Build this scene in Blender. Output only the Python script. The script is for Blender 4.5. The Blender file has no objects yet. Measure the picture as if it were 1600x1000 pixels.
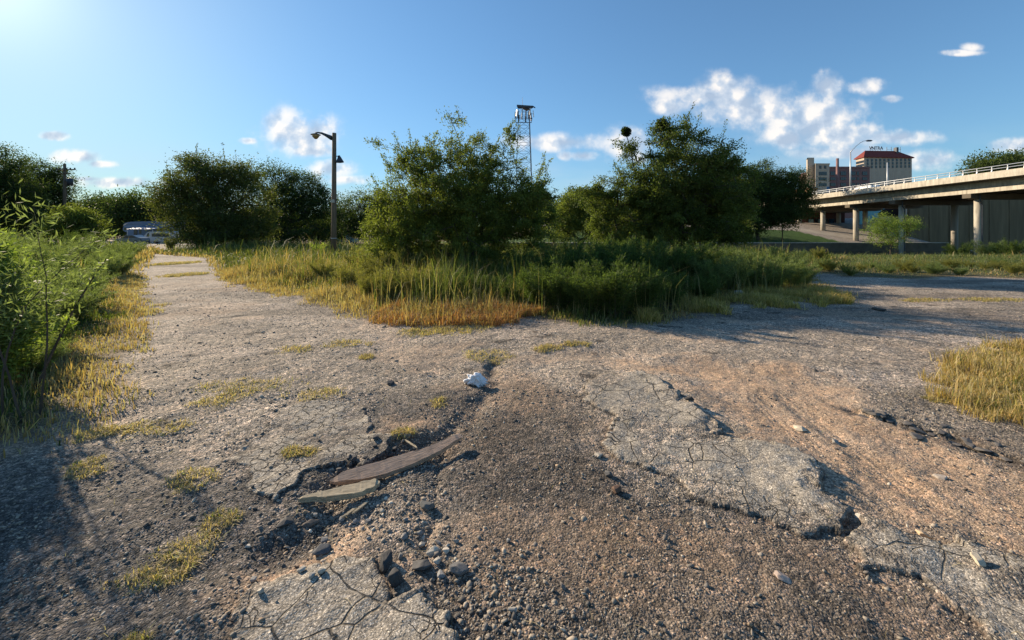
import bpy, math
import numpy as np
from mathutils import Vector

# ------------------------------------------------------------------ camera, sky, sun
SC = bpy.context.scene
COL = SC.collection
F, HZ, CH = 640.0, 366.0, 1.6          # focal length in photo pixels, horizon row, camera height
def gp(px, py, z=0.0):                  # photo pixel -> ground point
    Y = F * (CH - z) / (py - HZ); return ((px - 800) / F * Y, Y)
def wx(px, Y): return (px - 800) / F * Y
def wz(py, Y): return CH + (HZ - py) / F * Y

cam_d = bpy.data.cameras.new('camera'); cam = bpy.data.objects.new('camera', cam_d); COL.objects.link(cam)
cam.location = (0, 0, CH); cam.rotation_euler = (math.radians(90), 0, 0)
cam_d.sensor_width = 36; cam_d.lens = 36 * F / 1600; cam_d.shift_y = -(500 - HZ) / 1600
cam_d.clip_start = 0.05; cam_d.clip_end = 8000
SC.camera = cam
SC.view_settings.view_transform = 'Standard'; SC.view_settings.look = 'None'
SC.view_settings.exposure = 0.74; SC.view_settings.gamma = 1
SC.cycles.max_bounces = 6; SC.cycles.diffuse_bounces = 3; SC.cycles.glossy_bounces = 2
SC.cycles.transmission_bounces = 4; SC.cycles.transparent_max_bounces = 4

SUN_AZ = math.atan2(-850, 640); SUN_EL = math.radians(22)
sd = Vector((math.sin(SUN_AZ) * math.cos(SUN_EL), math.cos(SUN_AZ) * math.cos(SUN_EL), math.sin(SUN_EL)))
sun_d = bpy.data.lights.new('sun', 'SUN'); sun_d.energy = 5.0; sun_d.angle = math.radians(0.55); sun_d.color = (1.0, 0.83, 0.61)
sun = bpy.data.objects.new('sun', sun_d); COL.objects.link(sun)
sun.rotation_euler = sd.to_track_quat('Z', 'Y').to_euler()

# ------------------------------------------------------------------ node helpers
class NT:
    def __init__(s, tree): s.t = tree; s.n = tree.nodes; s.l = tree.links
    def node(s, typ, **kw):
        n = s.n.new(typ)
        ins = kw.pop('ins', {})
        for k, v in kw.items(): setattr(n, k, v)
        for k, v in ins.items():
            if hasattr(v, 'is_linked') or isinstance(v, bpy.types.NodeSocket): s.l.new(v, n.inputs[k])
            else: n.inputs[k].default_value = v
        return n
    def math(s, op, a, b=None, c=None, clamp=False):
        n = s.n.new('ShaderNodeMath'); n.operation = op; n.use_clamp = clamp
        for i, v in enumerate((a, b, c)):
            if v is None: continue
            if isinstance(v, bpy.types.NodeSocket): s.l.new(v, n.inputs[i])
            else: n.inputs[i].default_value = v
        return n.outputs[0]
    def vmath(s, op, a, b=None):
        n = s.n.new('ShaderNodeVectorMath'); n.operation = op
        for i, v in enumerate((a, b)):
            if v is None: continue
            if isinstance(v, bpy.types.NodeSocket): s.l.new(v, n.inputs[i])
            else: n.inputs[i].default_value = v
        return n.outputs[0]
    def mix(s, f, a, b, mode='MIX'):
        n = s.n.new('ShaderNodeMix'); n.data_type = 'RGBA'; n.blend_type = mode
        for k, v in ((0, f), (6, a), (7, b)):
            if isinstance(v, bpy.types.NodeSocket): s.l.new(v, n.inputs[k])
            else: n.inputs[k].default_value = v if k == 0 else (tuple(v) + (1,))[:4]
        return n.outputs[2]
    def ramp(s, f, stops, interp='LINEAR'):
        n = s.n.new('ShaderNodeValToRGB'); s.l.new(f, n.inputs[0]); e = n.color_ramp; e.interpolation = interp
        while len(e.elements) < len(stops): e.elements.new(0.5)
        for el, (p, c) in zip(e.elements, stops):
            el.position = p; el.color = (c, c, c, 1) if isinstance(c, (int, float)) else tuple(c) + (1,)
        return n.outputs[0]
    def mr(s, v, a, b, c=0.0, d=1.0, smooth=False):
        n = s.n.new('ShaderNodeMapRange')
        if smooth: n.interpolation_type = 'SMOOTHSTEP'
        s.l.new(v, n.inputs[0])
        for i, x in enumerate((a, b, c, d)): n.inputs[i + 1].default_value = x
        return n.outputs[0]
    def noise(s, vec, scale, detail=3, rough=0.5, col=False):
        n = s.node('ShaderNodeTexNoise', ins={'Scale': scale, 'Detail': detail, 'Roughness': rough})
        if vec is not None: s.l.new(vec, n.inputs['Vector'])
        return n.outputs[1 if col else 0]

# ------------------------------------------------------------------ sky with clouds
world = bpy.data.worlds.new('World'); SC.world = world; world.use_nodes = True
w = NT(world.node_tree); w.n.clear()
sky = w.node('ShaderNodeTexSky', sky_type='NISHITA', sun_disc=False, sun_elevation=SUN_EL, sun_rotation=SUN_AZ,
             altitude=600, air_density=1.0, dust_density=0.35, ozone_density=1.6)
tc = w.node('ShaderNodeTexCoord')
sx = w.node('ShaderNodeSeparateXYZ'); w.l.new(tc.outputs['Generated'], sx.inputs[0])
yy = w.math('MAXIMUM', sx.outputs[1], 0.05)
U = w.math('DIVIDE', sx.outputs[0], yy); V = w.math('DIVIDE', sx.outputs[2], yy)
cv = w.node('ShaderNodeCombineXYZ'); w.l.new(U, cv.inputs[0]); w.l.new(V, cv.inputs[1])
UV = cv.outputs[0]
CL = [(448, 205, 46, 34), (485, 235, 38, 12), (472, 212, 56, 32), (118, 246, 36, 11), (85, 212, 22, 7), (160, 256, 26, 6), (180, 285, 70, 8), (135, 280, 36, 5),
      (1128, 133, 42, 20), (1110, 150, 95, 16), (1180, 172, 90, 26), (1265, 185, 80, 42), (1310, 210, 70, 28), (1150, 160, 60, 22), (1280, 195, 78, 40), (1292, 134, 28, 20), (1352, 136, 32, 12), (1045, 165, 34, 15), (1392, 154, 14, 6),
      (1500, 82, 32, 5), (1518, 74, 16, 7), (1400, 215, 60, 12), (1460, 250, 38, 16), (1590, 228, 40, 12), (1310, 238, 80, 12),
      (980, 228, 32, 28), (910, 243, 24, 8), (884, 243, 12, 8), (390, 220, 14, 5), (520, 265, 42, 16), (1230, 215, 40, 20), (880, 222, 90, 14), (540, 280, 40, 8)]
dens = None
for (cx, cy, rx, ry) in CL:
    m = w.node('ShaderNodeMapping', vector_type='POINT'); w.l.new(UV, m.inputs[0])
    sX, sY = F / rx / 1.25, F / ry / 1.25
    m.inputs['Scale'].default_value = (sX, sY, 1)
    m.inputs['Location'].default_value = (-(cx - 800) / F * sX, -(HZ - cy) / F * sY, 0)
    ln = w.node('ShaderNodeVectorMath', operation='LENGTH'); w.l.new(m.outputs[0], ln.inputs[0])
    d = w.math('SUBTRACT', 1.0, ln.outputs['Value'])
    dens = d if dens is None else w.math('SMOOTH_MAX', dens, d, 0.12)
def cloud_noise(off):
    v = w.vmath('ADD', UV, off)
    n1 = w.noise(v, 15, 10, 0.56)
    return n1
nA = cloud_noise((0, 0, 0)); nL = w.noise(UV, 13, 4, .5); nB = w.noise(w.vmath('ADD', UV, (-0.020, 0.014, 0)), 13, 4, .5)
nBig = w.noise(UV, 6.5, 4, 0.5)
field = w.math('ADD', dens, w.math('MULTIPLY', w.math('SUBTRACT', nA, 0.5), 1.7))
alpha = w.math('MULTIPLY', w.mr(field, -0.12, 0.55, 0, 1, True), w.mr(w.math('ADD', field, w.math('MULTIPLY', w.math('SUBTRACT', nBig, .5), 1.5)), 0.0, 0.9, .45, 1, True))
alpha = w.math('MULTIPLY', alpha, w.mr(dens, -0.45, 0.15, 0, 1, True))
lit = w.math('ADD', w.math('MULTIPLY', w.math('ADD', w.math('SUBTRACT', nL, nB), w.math('MULTIPLY', w.math('SUBTRACT', nA, .5), .42)), 5.0), 0.56)
core = w.mr(field, 0.2, 1.1, 0.34, -0.30)
lit = w.math('ADD', lit, core, clamp=True)
ccol = w.ramp(lit, [(0.0, (2.9, 3.5, 4.4)), (0.45, (3.9, 4.4, 5.1)), (0.75, (5.2, 5.3, 5.5)), (1.0, (6.8, 6.4, 6.0))])
# thin high veil low on the right and near the horizon
veiln = w.noise(w.vmath('MULTIPLY', UV, (1.2, 4.0, 1)), 2.2, 5, 0.55)
veil = w.math('MULTIPLY', w.mr(veiln, 0.42, 0.75), w.mr(V, 0.30, 0.06, 0, 1, True))
veil = w.math('MULTIPLY', veil, w.mr(sx.outputs[1], 0.05, 0.3, 0.3, 1))
veil = w.math('MULTIPLY', veil, w.mr(U, -1.2, .9, .45, .95))
# glow of the sun behind thin air
dv = w.node('ShaderNodeVectorMath', operation='DOT_PRODUCT'); w.l.new(tc.outputs['Generated'], dv.inputs[0]); dv.inputs[1].default_value = sd
lum = w.node('ShaderNodeRGBToBW'); w.l.new(sky.outputs[0], lum.inputs[0])
cmpf = w.math('DIVIDE', 1.0, w.math('ADD', 1.0, w.math('POWER', w.math('DIVIDE', lum.outputs[0], 8.5), 1.35)))
cb = w.node('ShaderNodeCombineXYZ', ins={0: cmpf, 1: cmpf, 2: cmpf})
skyc = w.mix(1.0, sky.outputs[0], cb.outputs[0], 'MULTIPLY')
skyc = w.mix(1.0, skyc, (0.80, 1.09, 1.22), 'MULTIPLY')
dt = w.math('MAXIMUM', dv.outputs['Value'], 0.0)
gl = w.math('ADD', w.math('MULTIPLY', w.math('POWER', dt, 260.0), 2.0), w.math('MULTIPLY', w.math('POWER', dt, 30.0), .3))
cg = w.node('ShaderNodeCombineXYZ', ins={0: gl, 1: w.math('MULTIPLY', gl, .95), 2: w.math('MULTIPLY', gl, .85)})
skyc = w.mix(1.0, skyc, cg.outputs[0], 'ADD')
skyc = w.mix(veil, skyc, (3.6, 4.4, 5.1))
skyc = w.mix(w.math('MULTIPLY', alpha, 0.88), skyc, ccol)
bg = w.node('ShaderNodeBackground'); w.l.new(skyc, bg.inputs[0]); bg.inputs[1].default_value = 0.10
wo = w.node('ShaderNodeOutputWorld'); w.l.new(bg.outputs[0], wo.inputs[0])

# ------------------------------------------------------------------ mesh + object helpers
def mesh_np(name, V3, faces, mats=(), cols=None, smooth=False, fmat=None):
    """V3 (n,3); faces (m,k) array or list of arrays"""
    me = bpy.data.meshes.new(name)
    V3 = np.asarray(V3, np.float32)
    if isinstance(faces, np.ndarray): faces = [faces]
    faces = [f for f in faces if len(f)]
    nl = sum(f.size for f in faces); nf = sum(len(f) for f in faces)
    me.vertices.add(len(V3)); me.vertices.foreach_set('co', V3.ravel())
    me.loops.add(nl); me.loops.foreach_set('vertex_index', np.concatenate([f.ravel() for f in faces]).astype(np.int32))
    me.polygons.add(nf)
    tot = np.concatenate([np.full(len(f), f.shape[1], np.int32) for f in faces])
    st = np.concatenate([[0], np.cumsum(tot)[:-1]]).astype(np.int32)
    me.polygons.foreach_set('loop_start', st)
    if fmat is not None: me.polygons.foreach_set('material_index', np.asarray(fmat, np.int32))
    me.update(calc_edges=True)
    for m in (mats if isinstance(mats, (list, tuple)) else [mats]): me.materials.append(m)
    if cols is not None:
        for k, c in cols.items():
            a = me.color_attributes.new(k, 'FLOAT_COLOR', 'POINT')
            c4 = np.ones((len(V3), 4), np.float32); c4[:, :3] = c[:, :3]
            a.data.foreach_set('color', c4.ravel())
    if smooth: me.polygons.foreach_set('use_smooth', np.ones(nf, bool))
    me.validate(); return me

def tag(o, label=None, cat=None, group=None, kind=None):
    if label: o['label'] = label
    if cat: o['category'] = cat
    if group: o['group'] = group
    if kind: o['kind'] = kind
    return o
def link(name, me, parent=None, loc=None):
    o = bpy.data.objects.new(name, me); COL.objects.link(o)
    if parent is not None: o.parent = parent
    if loc is not None: o.location = loc
    return o
def empty(name, loc, label, cat, group=None, rz=0.0):
    o = bpy.data.objects.new(name, None); COL.objects.link(o); o.location = loc; o.rotation_euler = (0, 0, rz)
    o.empty_display_size = 0.2
    return tag(o, label, cat, group)

class MB:
    """collects boxes, tubes, lathes, prisms -> one mesh"""
    def __init__(s): s.v = []; s.f = []
    def add(s, vs, fs):
        b = len(s.v); s.v += [tuple(v) for v in vs]; s.f += [tuple(i + b for i in f) for f in fs]
    def box(s, x0, x1, y0, y1, z0, z1, rz=0.0, c=None):
        vs = [(x, y, z) for z in (z0, z1) for x, y in ((x0, y0), (x1, y0), (x1, y1), (x0, y1))]
        if rz:
            cx, cy = c if c else ((x0 + x1) / 2, (y0 + y1) / 2)
            vs = [(cx + (x - cx) * math.cos(rz) - (y - cy) * math.sin(rz), cy + (x - cx) * math.sin(rz) + (y - cy) * math.cos(rz), z) for x, y, z in vs]
        s.add(vs, [(3, 2, 1, 0), (4, 5, 6, 7), (0, 1, 5, 4), (1, 2, 6, 5), (2, 3, 7, 6), (3, 0, 4, 7)]); return s
    def tube(s, pts, r, n=10, cap=True):
        pts = [Vector(p) for p in pts]; rs = r if isinstance(r, (list, tuple)) else [r] * len(pts)
        vs = []; fs = []
        for i, p in enumerate(pts):
            d = (pts[min(i + 1, len(pts) - 1)] - pts[max(i - 1, 0)]).normalized()
            a = d.cross(Vector((0, 0, 1)) if abs(d.z) < 0.9 else Vector((1, 0, 0))).normalized(); b = d.cross(a)
            for k in range(n):
                t = 2 * math.pi * k / n; vs.append(p + (a * math.cos(t) + b * math.sin(t)) * rs[i])
        for i in range(len(pts) - 1):
            for k in range(n):
                k2 = (k + 1) % n; fs.append((i * n + k, i * n + k2, (i + 1) * n + k2, (i + 1) * n + k))
        if cap: fs.append(tuple(range(n))[::-1]); fs.append(tuple((len(pts) - 1) * n + k for k in range(n)))
        s.add(vs, fs); return s
    def prism(s, prof, y0, y1, axis='y'):
        n = len(prof)
        if axis == 'y': vs = [(x, y0, z) for x, z in prof] + [(x, y1, z) for x, z in prof]
        elif axis == 'x': vs = [(y0, x, z) for x, z in prof] + [(y1, x, z) for x, z in prof]
        else: vs = [(x, z, y0) for x, z in prof] + [(x, z, y1) for x, z in prof]
        fs = [tuple(range(n)), tuple(range(n, 2 * n))[::-1]] + [(i, i + n, (i + 1) % n + n, (i + 1) % n) for i in range(n)]
        s.add(vs, fs); return s
    def build(s, name, mat, parent=None, loc=None, smooth=False, bevel=0.0):
        me = bpy.data.meshes.new(name); me.from_pydata(s.v, [], s.f); me.materials.append(mat)
        import bmesh
        bm = bmesh.new(); bm.from_mesh(me); bmesh.ops.recalc_face_normals(bm, faces=bm.faces)
        if bevel:
            bmesh.ops.bevel(bm, geom=[e for e in bm.edges if len(e.link_faces) == 2 and e.calc_face_angle(0) > 0.6], offset=bevel, segments=2, affect='EDGES')
        bm.to_mesh(me); bm.free()
        if smooth:
            for p in me.polygons: p.use_smooth = len(p.vertices) == 4
        return link(name, me, parent, loc)

# value noise
_R = np.random.RandomState(7).rand(512, 512).astype(np.float64)
def vnoise(x, y, seed=0):
    x = x + seed * 17.3; y = y + seed * 31.7
    xi = np.floor(x).astype(np.int64); yi = np.floor(y).astype(np.int64); fx = x - xi; fy = y - yi
    fx = fx * fx * (3 - 2 * fx); fy = fy * fy * (3 - 2 * fy)
    a = _R[xi & 511, yi & 511]; b = _R[(xi + 1) & 511, yi & 511]; c = _R[xi & 511, (yi + 1) & 511]; d = _R[(xi + 1) & 511, (yi + 1) & 511]
    return a + (b - a) * fx + (c - a) * fy + (a - b - c + d) * fx * fy
def fbm(x, y, oct=4, seed=0, rough=0.5):
    s = 0; amp = 1; tot = 0
    for i in range(oct):
        s = s + amp * vnoise(x * 2 ** i, y * 2 ** i, seed + i * 3); tot += amp; amp *= rough
    return s / tot
def sstep(a, b, x): t = np.clip((x - a) / (b - a), 0, 1); return t * t * (3 - 2 * t)
def sdist(X, Y, poly):
    """signed distance, positive inside"""
    P = np.asarray(poly, float); n = len(P)
    d = np.full(X.shape, 1e9); ins = np.zeros(X.shape, bool)
    for i in range(n):
        ax, ay = P[i]; bx, by = P[(i + 1) % n]; ex, ey = bx - ax, by - ay
        t = np.clip(((X - ax) * ex + (Y - ay) * ey) / (ex * ex + ey * ey + 1e-12), 0, 1)
        d = np.minimum(d, np.hypot(X - ax - t * ex, Y - ay - t * ey))
        c = ((ay > Y) != (by > Y)) & (X < ex * (Y - ay) / (ey + (1e-12 if abs(ey) < 1e-12 else 0)) + ax)
        ins ^= c
    return np.where(ins, d, -d)
def ldist(X, Y, pts):
    d = np.full(X.shape, 1e9)
    for (ax, ay), (bx, by) in zip(pts[:-1], pts[1:]):
        ex, ey = bx - ax, by - ay
        t = np.clip(((X - ax) * ex + (Y - ay) * ey) / (ex * ex + ey * ey), 0, 1)
        d = np.minimum(d, np.hypot(X - ax - t * ex, Y - ay - t * ey))
    return d
def gpoly(L): return [gp(*p) for p in L]

# ------------------------------------------------------------------ terrain layout (all in world metres)
SLABS = [gpoly(p) for p in (
    [(380, 935), (400, 905), (470, 885), (520, 864), (556, 856), (590, 868), (602, 905), (608, 930), (650, 915), (680, 930), (705, 965), (722, 1000), (735, 1080), (330, 1080), (358, 990)],
    [(950, 655), (990, 655), (1040, 668), (1100, 680), (1180, 690), (1240, 705), (1285, 730), (1300, 770), (1328, 800), (1300, 830), (1240, 827), (1150, 795), (1080, 770), (1050, 742), (960, 718), (945, 690)],
    [(930, 586), (1010, 583), (1060, 622), (1095, 642), (1130, 668), (1100, 684), (1040, 672), (952, 658), (910, 625)],
    [(1300, 842), (1340, 812), (1400, 830), (1500, 852), (1600, 890), (1720, 940), (1800, 1080), (1640, 1060), (1540, 985), (1440, 910), (1330, 892)],
    [(430, 650), (470, 627), (560, 628), (600, 652), (612, 685), (598, 702), (540, 735), (500, 755), (430, 768), (372, 760), (352, 722), (405, 690)])]
V_LEFT = gpoly([(240, 392), (206, 432), (213, 480), (200, 540), (182, 600), (140, 645), (60, 680), (-60, 705)]) + [(-14, 2.2), (-60, 2), (-90, 45), (-40, 46)]
V_CENT = gpoly([(330, 403), (345, 430), (400, 452), (470, 467), (530, 482), (575, 496), (690, 500), (760, 496), (830, 493), (900, 502), (1000, 507), (1090, 492), (1170, 472), (1290, 474), (1312, 458), (1275, 438), (1262, 424)]) + [(22, 27), (22, 60), (-50, 60), (-30, 34)]
V_BACK = gpoly([(1262, 424), (1320, 432), (1420, 436), (1520, 432), (1600, 436), (1900, 446), (2600, 450)]) + [(90, 30), (90, 52), (22, 52), (15, 28)]
V_CLUMP = gpoly([(1480, 612), (1492, 580), (1512, 560), (1570, 544), (1640, 532), (1900, 540), (2200, 600), (2000, 760), (1700, 700), (1600, 662), (1540, 648), (1490, 632)])
GULLY = gpoly([(775, 560), (765, 600), (745, 640), (705, 672), (640, 700), (585, 725), (520, 775), (500, 820), (440, 850)])
GULLY2 = gpoly([(705, 675), (690, 740), (672, 790), (668, 840), (700, 900), (745, 1000), (760, 1080)])
DIRT = [gpoly(p) for p in (
    [(960, 566), (1080, 556), (1240, 575), (1350, 615), (1400, 655), (1500, 695), (1600, 735), (1800, 830), (1700, 930), (1500, 852), (1400, 820), (1335, 800), (1285, 728), (1200, 692), (1110, 655), (1040, 590)],
    [(775, 575), (800, 585), (805, 610), (770, 640), (735, 668), (715, 660), (745, 620)],
    [(620, 660), (680, 650), (735, 668), (700, 700), (640, 690)],
    [(350, 955), (400, 925), (420, 960), (380, 1080), (320, 1080)],
    [(655, 800), (685, 808), (695, 840), (668, 856), (655, 840)],
    [(540, 825), (572, 830), (562, 862), (520, 866)])]
LEDGE = gpoly([(1345, 640), (1390, 650), (1420, 663), (1470, 672), (1530, 695), (1600, 718), (1720, 770)])
MATS_PX = [(385, 604, 84, 13), (345, 628, 40, 15), (495, 615, 42, 13), (460, 548, 30, 8), (540, 539, 40, 6), (572, 557, 12, 5), (718, 514, 62, 10), (660, 520, 60, 6), (758, 556, 44, 12),
           (240, 672, 52, 16), (300, 754, 42, 20), (300, 860, 55, 34), (240, 900, 60, 26), (350, 810, 40, 20), (468, 708, 32, 8), (685, 630, 18, 12), (628, 680, 18, 8),
           (205, 1000, 50, 20), (135, 732, 36, 16), (150, 680, 40, 12), (860, 545, 30, 5), (905, 540, 25, 4), (1545, 470, 60, 3), (1440, 470, 40, 3), (1475, 625, 22, 7), (290, 430, 24, 4), (275, 412, 20, 3)]
MATS = [(gp(x, y), rx / F * gp(x, y)[1], ry * gp(x, y)[1] ** 2 / (F * CH)) for x, y, rx, ry in MATS_PX]
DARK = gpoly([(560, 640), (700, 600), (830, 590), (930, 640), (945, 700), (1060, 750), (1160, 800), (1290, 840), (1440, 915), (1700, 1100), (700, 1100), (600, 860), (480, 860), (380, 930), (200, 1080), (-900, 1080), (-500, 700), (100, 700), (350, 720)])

def macroH(X, Y):
    r = sstep(-6, 12, X)
    bank0 = 27 + 0.0 * X
    z = -2.7 * sstep(bank0, 56, Y)
    far = np.where(Y > 75, -0.2 + 0.25 * np.clip(Y - 75, 0, 17) + 0.06 * np.clip(Y - 92, 0, 60) + 0.012 * np.clip(Y - 152, 0, 400), z)
    k = sstep(78, 82, X)
    far2 = np.where(Y > 89, 0 * z + 5.5, -2.3)
    zz = np.where(Y > 75, far * (1 - k) + far2 * k, z)
    out = zz * r
    return out
def matmask(X, Y):
    m = np.zeros(X.shape)
    n = (fbm(X * 9, Y * 6, 3, 21) - 0.5) * 1.6
    for (cx, cy), rx, ry in MATS:
        sel = (np.abs(X - cx) < rx * 2) & (np.abs(Y - cy) < ry * 2)
        if not sel.any(): continue
        q = 1 - np.hypot((X[sel] - cx) / rx, (Y[sel] - cy) / ry) + n[sel] * 0.8
        m[sel] = np.maximum(m[sel], np.clip(q * 2.0, 0, 1) * sstep(.22, .46, fbm(X[sel] * 14, Y[sel] * 9, 3, 26)))
    return m
def terrain(X, Y):
    """height plus zone masks"""
    H = macroH(X, Y)
    near = 1 - sstep(14, 26, np.hypot(X, Y))
    wn = 0.05 + 0.012 * Y
    Xw = X + (fbm(X * 3.1, Y * 3.1, 4, 1, .6) - .5) * 2 * wn * 1.6; Yw = Y + (fbm(X * 3.1, Y * 3.1, 4, 2, .6) - .5) * 2 * wn * 1.6
    H = H + near * ((fbm(X * .5, Y * .5, 3, 5) - .5) * .10 + (fbm(X * 2.2, Y * 2.2, 3, 6) - .5) * .045 + (fbm(X * 9, Y * 9, 3, 7, .6) - .5) * .022)
    slab = np.full(X.shape, -1e3)
    for p in SLABS[:4]: slab = np.maximum(slab, sdist(Xw, Yw, p))
    sA = sstep(.0, .08, sdist(Xw, Yw, SLABS[0]))
    dS = sdist(X + (Xw - X) * 2, Y + (Yw - Y) * 2, SLABS[4]); slab = np.maximum(slab, dS)
    alli = sstep(-.02, .06, dS)
    slab = slab + (fbm(X * 11, Y * 11, 3, 24, .6) - .5) * .09; sl = sstep(-0.003, 0.011, slab)
    grit = sstep(.545, .64, fbm(X * 3.2, Y * 3.2, 4, 25, .65) + .09 * (1 - sstep(0, .2, slab)))
    ehgt = .020 + .034 * sstep(-.45, -.02, sdist(X, Y, DIRT[0]))
    H = H + sl * ehgt * (1 - .6 * alli) * (1 - .5 * (fbm(X * 5, Y * 5, 2, 19) > .62) * (1 - sstep(.0, .12, slab)))
    dirt = np.full(X.shape, -1e3)
    for p in DIRT: dirt = np.maximum(dirt, sdist(Xw, Yw, p))
    dm = sstep(-0.30, 0.35, dirt + (fbm(X * 3, Y * 3, 4, 12, .65) - .5) * 1.1) * (1 - sl); dm = np.maximum(dm, .42 * sstep(.54, .68, fbm(X * .8, Y * .9, 4, 13, .6)) * near * (1 - sl))
    g = np.minimum(ldist(Xw, Yw, GULLY), ldist(Xw, Yw, GULLY2) + .13)
    gm = np.exp(-(g / .16) ** 2)
    H = H - gm * (.03 + .05 * fbm(X * 4, Y * 4, 2, 44)) * (1 - sl)
    led = ldist(Xw, Yw, LEDGE)
    side = sdist(Xw, Yw, DIRT[0])
    H = H - .04 * sstep(-.05, .45, side) * (1 - sl)
    H = H - np.exp(-(led / .07) ** 2) * .05 * (fbm(X * 7, Y * 7, 2, 33) > .45)
    # tyre ruts in the dirt
    a = gp(1190, 610); b = gp(1600, 800)
    for off, dp in ((0, .012), (.28, .010)):
        rr = ldist(X + off + (fbm(X, Y, 2, 40) - .5) * .2, Y, [(gp(1225, 612)), gp(1330, 690), gp(1450, 790), gp(1620, 880)])
        tread = np.sin((X * .6 + Y) * 60) * .002 + np.cos(rr * 120) * .0015
        H = H + (tread - dp) * np.exp(-(rr / .09) ** 4) * (1 - sl)
    mats = matmask(X, Y) * (1 - sl * .5)
    H = H + mats * .012 * (vnoise(X * 40, Y * 40, 3))
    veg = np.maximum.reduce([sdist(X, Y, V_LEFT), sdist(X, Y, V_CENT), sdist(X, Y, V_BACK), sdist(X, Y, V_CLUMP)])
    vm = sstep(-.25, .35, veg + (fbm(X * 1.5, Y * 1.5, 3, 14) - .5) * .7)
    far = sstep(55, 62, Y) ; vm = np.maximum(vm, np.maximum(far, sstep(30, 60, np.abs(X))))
    trail = np.zeros(X.shape)
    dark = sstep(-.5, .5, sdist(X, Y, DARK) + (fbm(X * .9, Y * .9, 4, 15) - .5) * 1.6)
    return H, dict(slab=sl, slabd=slab, dirt=dm, alli=alli, grit=grit * (1 - .85 * sA), sA=sA, gully=gm * (1 - sl), led=led, mats=mats, veg=vm, vegd=veg, dark=dark)

def spaced(lo, hi, f0, g, fine_lo, fine_hi, cap=1e9):
    out = [0.5 * (fine_lo + fine_hi)]
    def step(v): 
        e = max(fine_lo - v, v - fine_hi, 0); return min(f0 + g * e + (0.00006 * e * e), cap)
    up = []; v = out[0]
    while v < hi: v += step(v); up.append(v)
    dn = []; v = out[0]
    while v > lo: v -= step(v); dn.append(v)
    return np.array(dn[::-1] + out + up)
xs = spaced(-2500, 2500, .011, .0075, -1.8, 2.6); ys = spaced(-300, 4000, .009, .0068, 1.4, 2.6)
GX, GY = np.meshgrid(xs, ys)
GH, GM = terrain(GX, GY)
def lerp(a, b, t): return a + (b - a) * t[..., None]
C = lambda *c: np.array(c, float)
n1 = fbm(GX * .6, GY * .6, 4, 50); n2 = fbm(GX * 3, GY * 3, 3, 51)
zc = lerp(np.broadcast_to(C(.37, .315, .25), GX.shape + (3,)), C(.46, .39, .31), sstep(.4, .65, n1))
n3 = fbm(GX * .22, GY * .8, 4, 52); zc = lerp(zc, zc * .62, sstep(.52, .66, n3) * (GM['dark'] < .5)); zc = lerp(zc, C(.50, .42, .34), sstep(.58, .7, fbm(GX * .5, GY * 1.3, 4, 53)) * .6)
spt = sstep(.74, .80, fbm(GX * 2.2, GY * 3.5, 3, 54)); zc = lerp(zc, zc * .4, spt * (np.hypot(GX, GY) < 40))
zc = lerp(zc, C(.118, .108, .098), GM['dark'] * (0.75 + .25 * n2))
brown = sstep(-.2, .3, sdist(GX, GY, gpoly([(700, 690), (820, 590), (940, 630), (950, 720), (1100, 800), (1330, 900), (1500, 1080), (760, 1080)])))
zc = lerp(zc, C(.135, .11, .086), brown * .8 * (0.5 + .8 * n2))
zc = lerp(zc, C(.295, .258, .208), GM['slab'] * (1 - .75 * GM['grit']))
rim = np.exp(-(np.clip(-GM['slabd'], 0, 9) / .022) ** 2) * (GM['slab'] < .5) * (1 - .0)
zc = lerp(zc, C(.035, .032, .03), rim * .85)
zc = lerp(zc, C(.42, .288, .185), GM['dirt'] * (.55 + .5 * n2))
zc = lerp(zc, C(.055, .045, .04), GM['gully'] * .75 * sstep(.35, .6, n2 + .0))
lm = np.exp(-(GM['led'] / .13) ** 2) * sstep(.42, .52, fbm(GX * 7, GY * 5, 3, 33))
zc = lerp(zc, C(.04, .036, .034), lm * .9)
zc = lerp(zc, C(.30, .24, .12), GM['mats'] * .5)
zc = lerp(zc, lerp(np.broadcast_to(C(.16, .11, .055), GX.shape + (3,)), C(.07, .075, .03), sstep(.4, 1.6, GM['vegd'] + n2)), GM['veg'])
# far bank: lawn and paths
lawn = ((GY > 75.6) & (GY < 89) & (GX > -20) & (GX < 62 - (GY - 75) * .3)).astype(float)
zc = lerp(zc, C(.055, .11, .025), lawn)
pv = ((GY >= 75.0) & (~(lawn > 0)) & (GY < 125) & (GX > 0) & (GX < 82)).astype(float)
zc = lerp(zc, C(.36, .32, .28), pv)
lot = ((GY > 62) & (GY < 92) & (GX < -48) & (GX > -95)).astype(float)
zc = lerp(zc, C(.42, .36, .28), lot * (1 - (GY > 400)))
V3 = np.stack([GX, GY, GH], -1).reshape(-1, 3)
ny, nx = GX.shape
idx = np.arange(ny * nx).reshape(ny, nx)
Q = np.stack([idx[:-1, :-1], idx[:-1, 1:], idx[1:, 1:], idx[1:, :-1]], -1).reshape(-1, 4)
mk = np.stack([GM['slab'] * (1 - .85 * GM['grit']), np.maximum(GM['dirt'], GM['mats']), GM['veg']], -1).reshape(-1, 3)
print('ground verts', len(V3))

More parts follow.
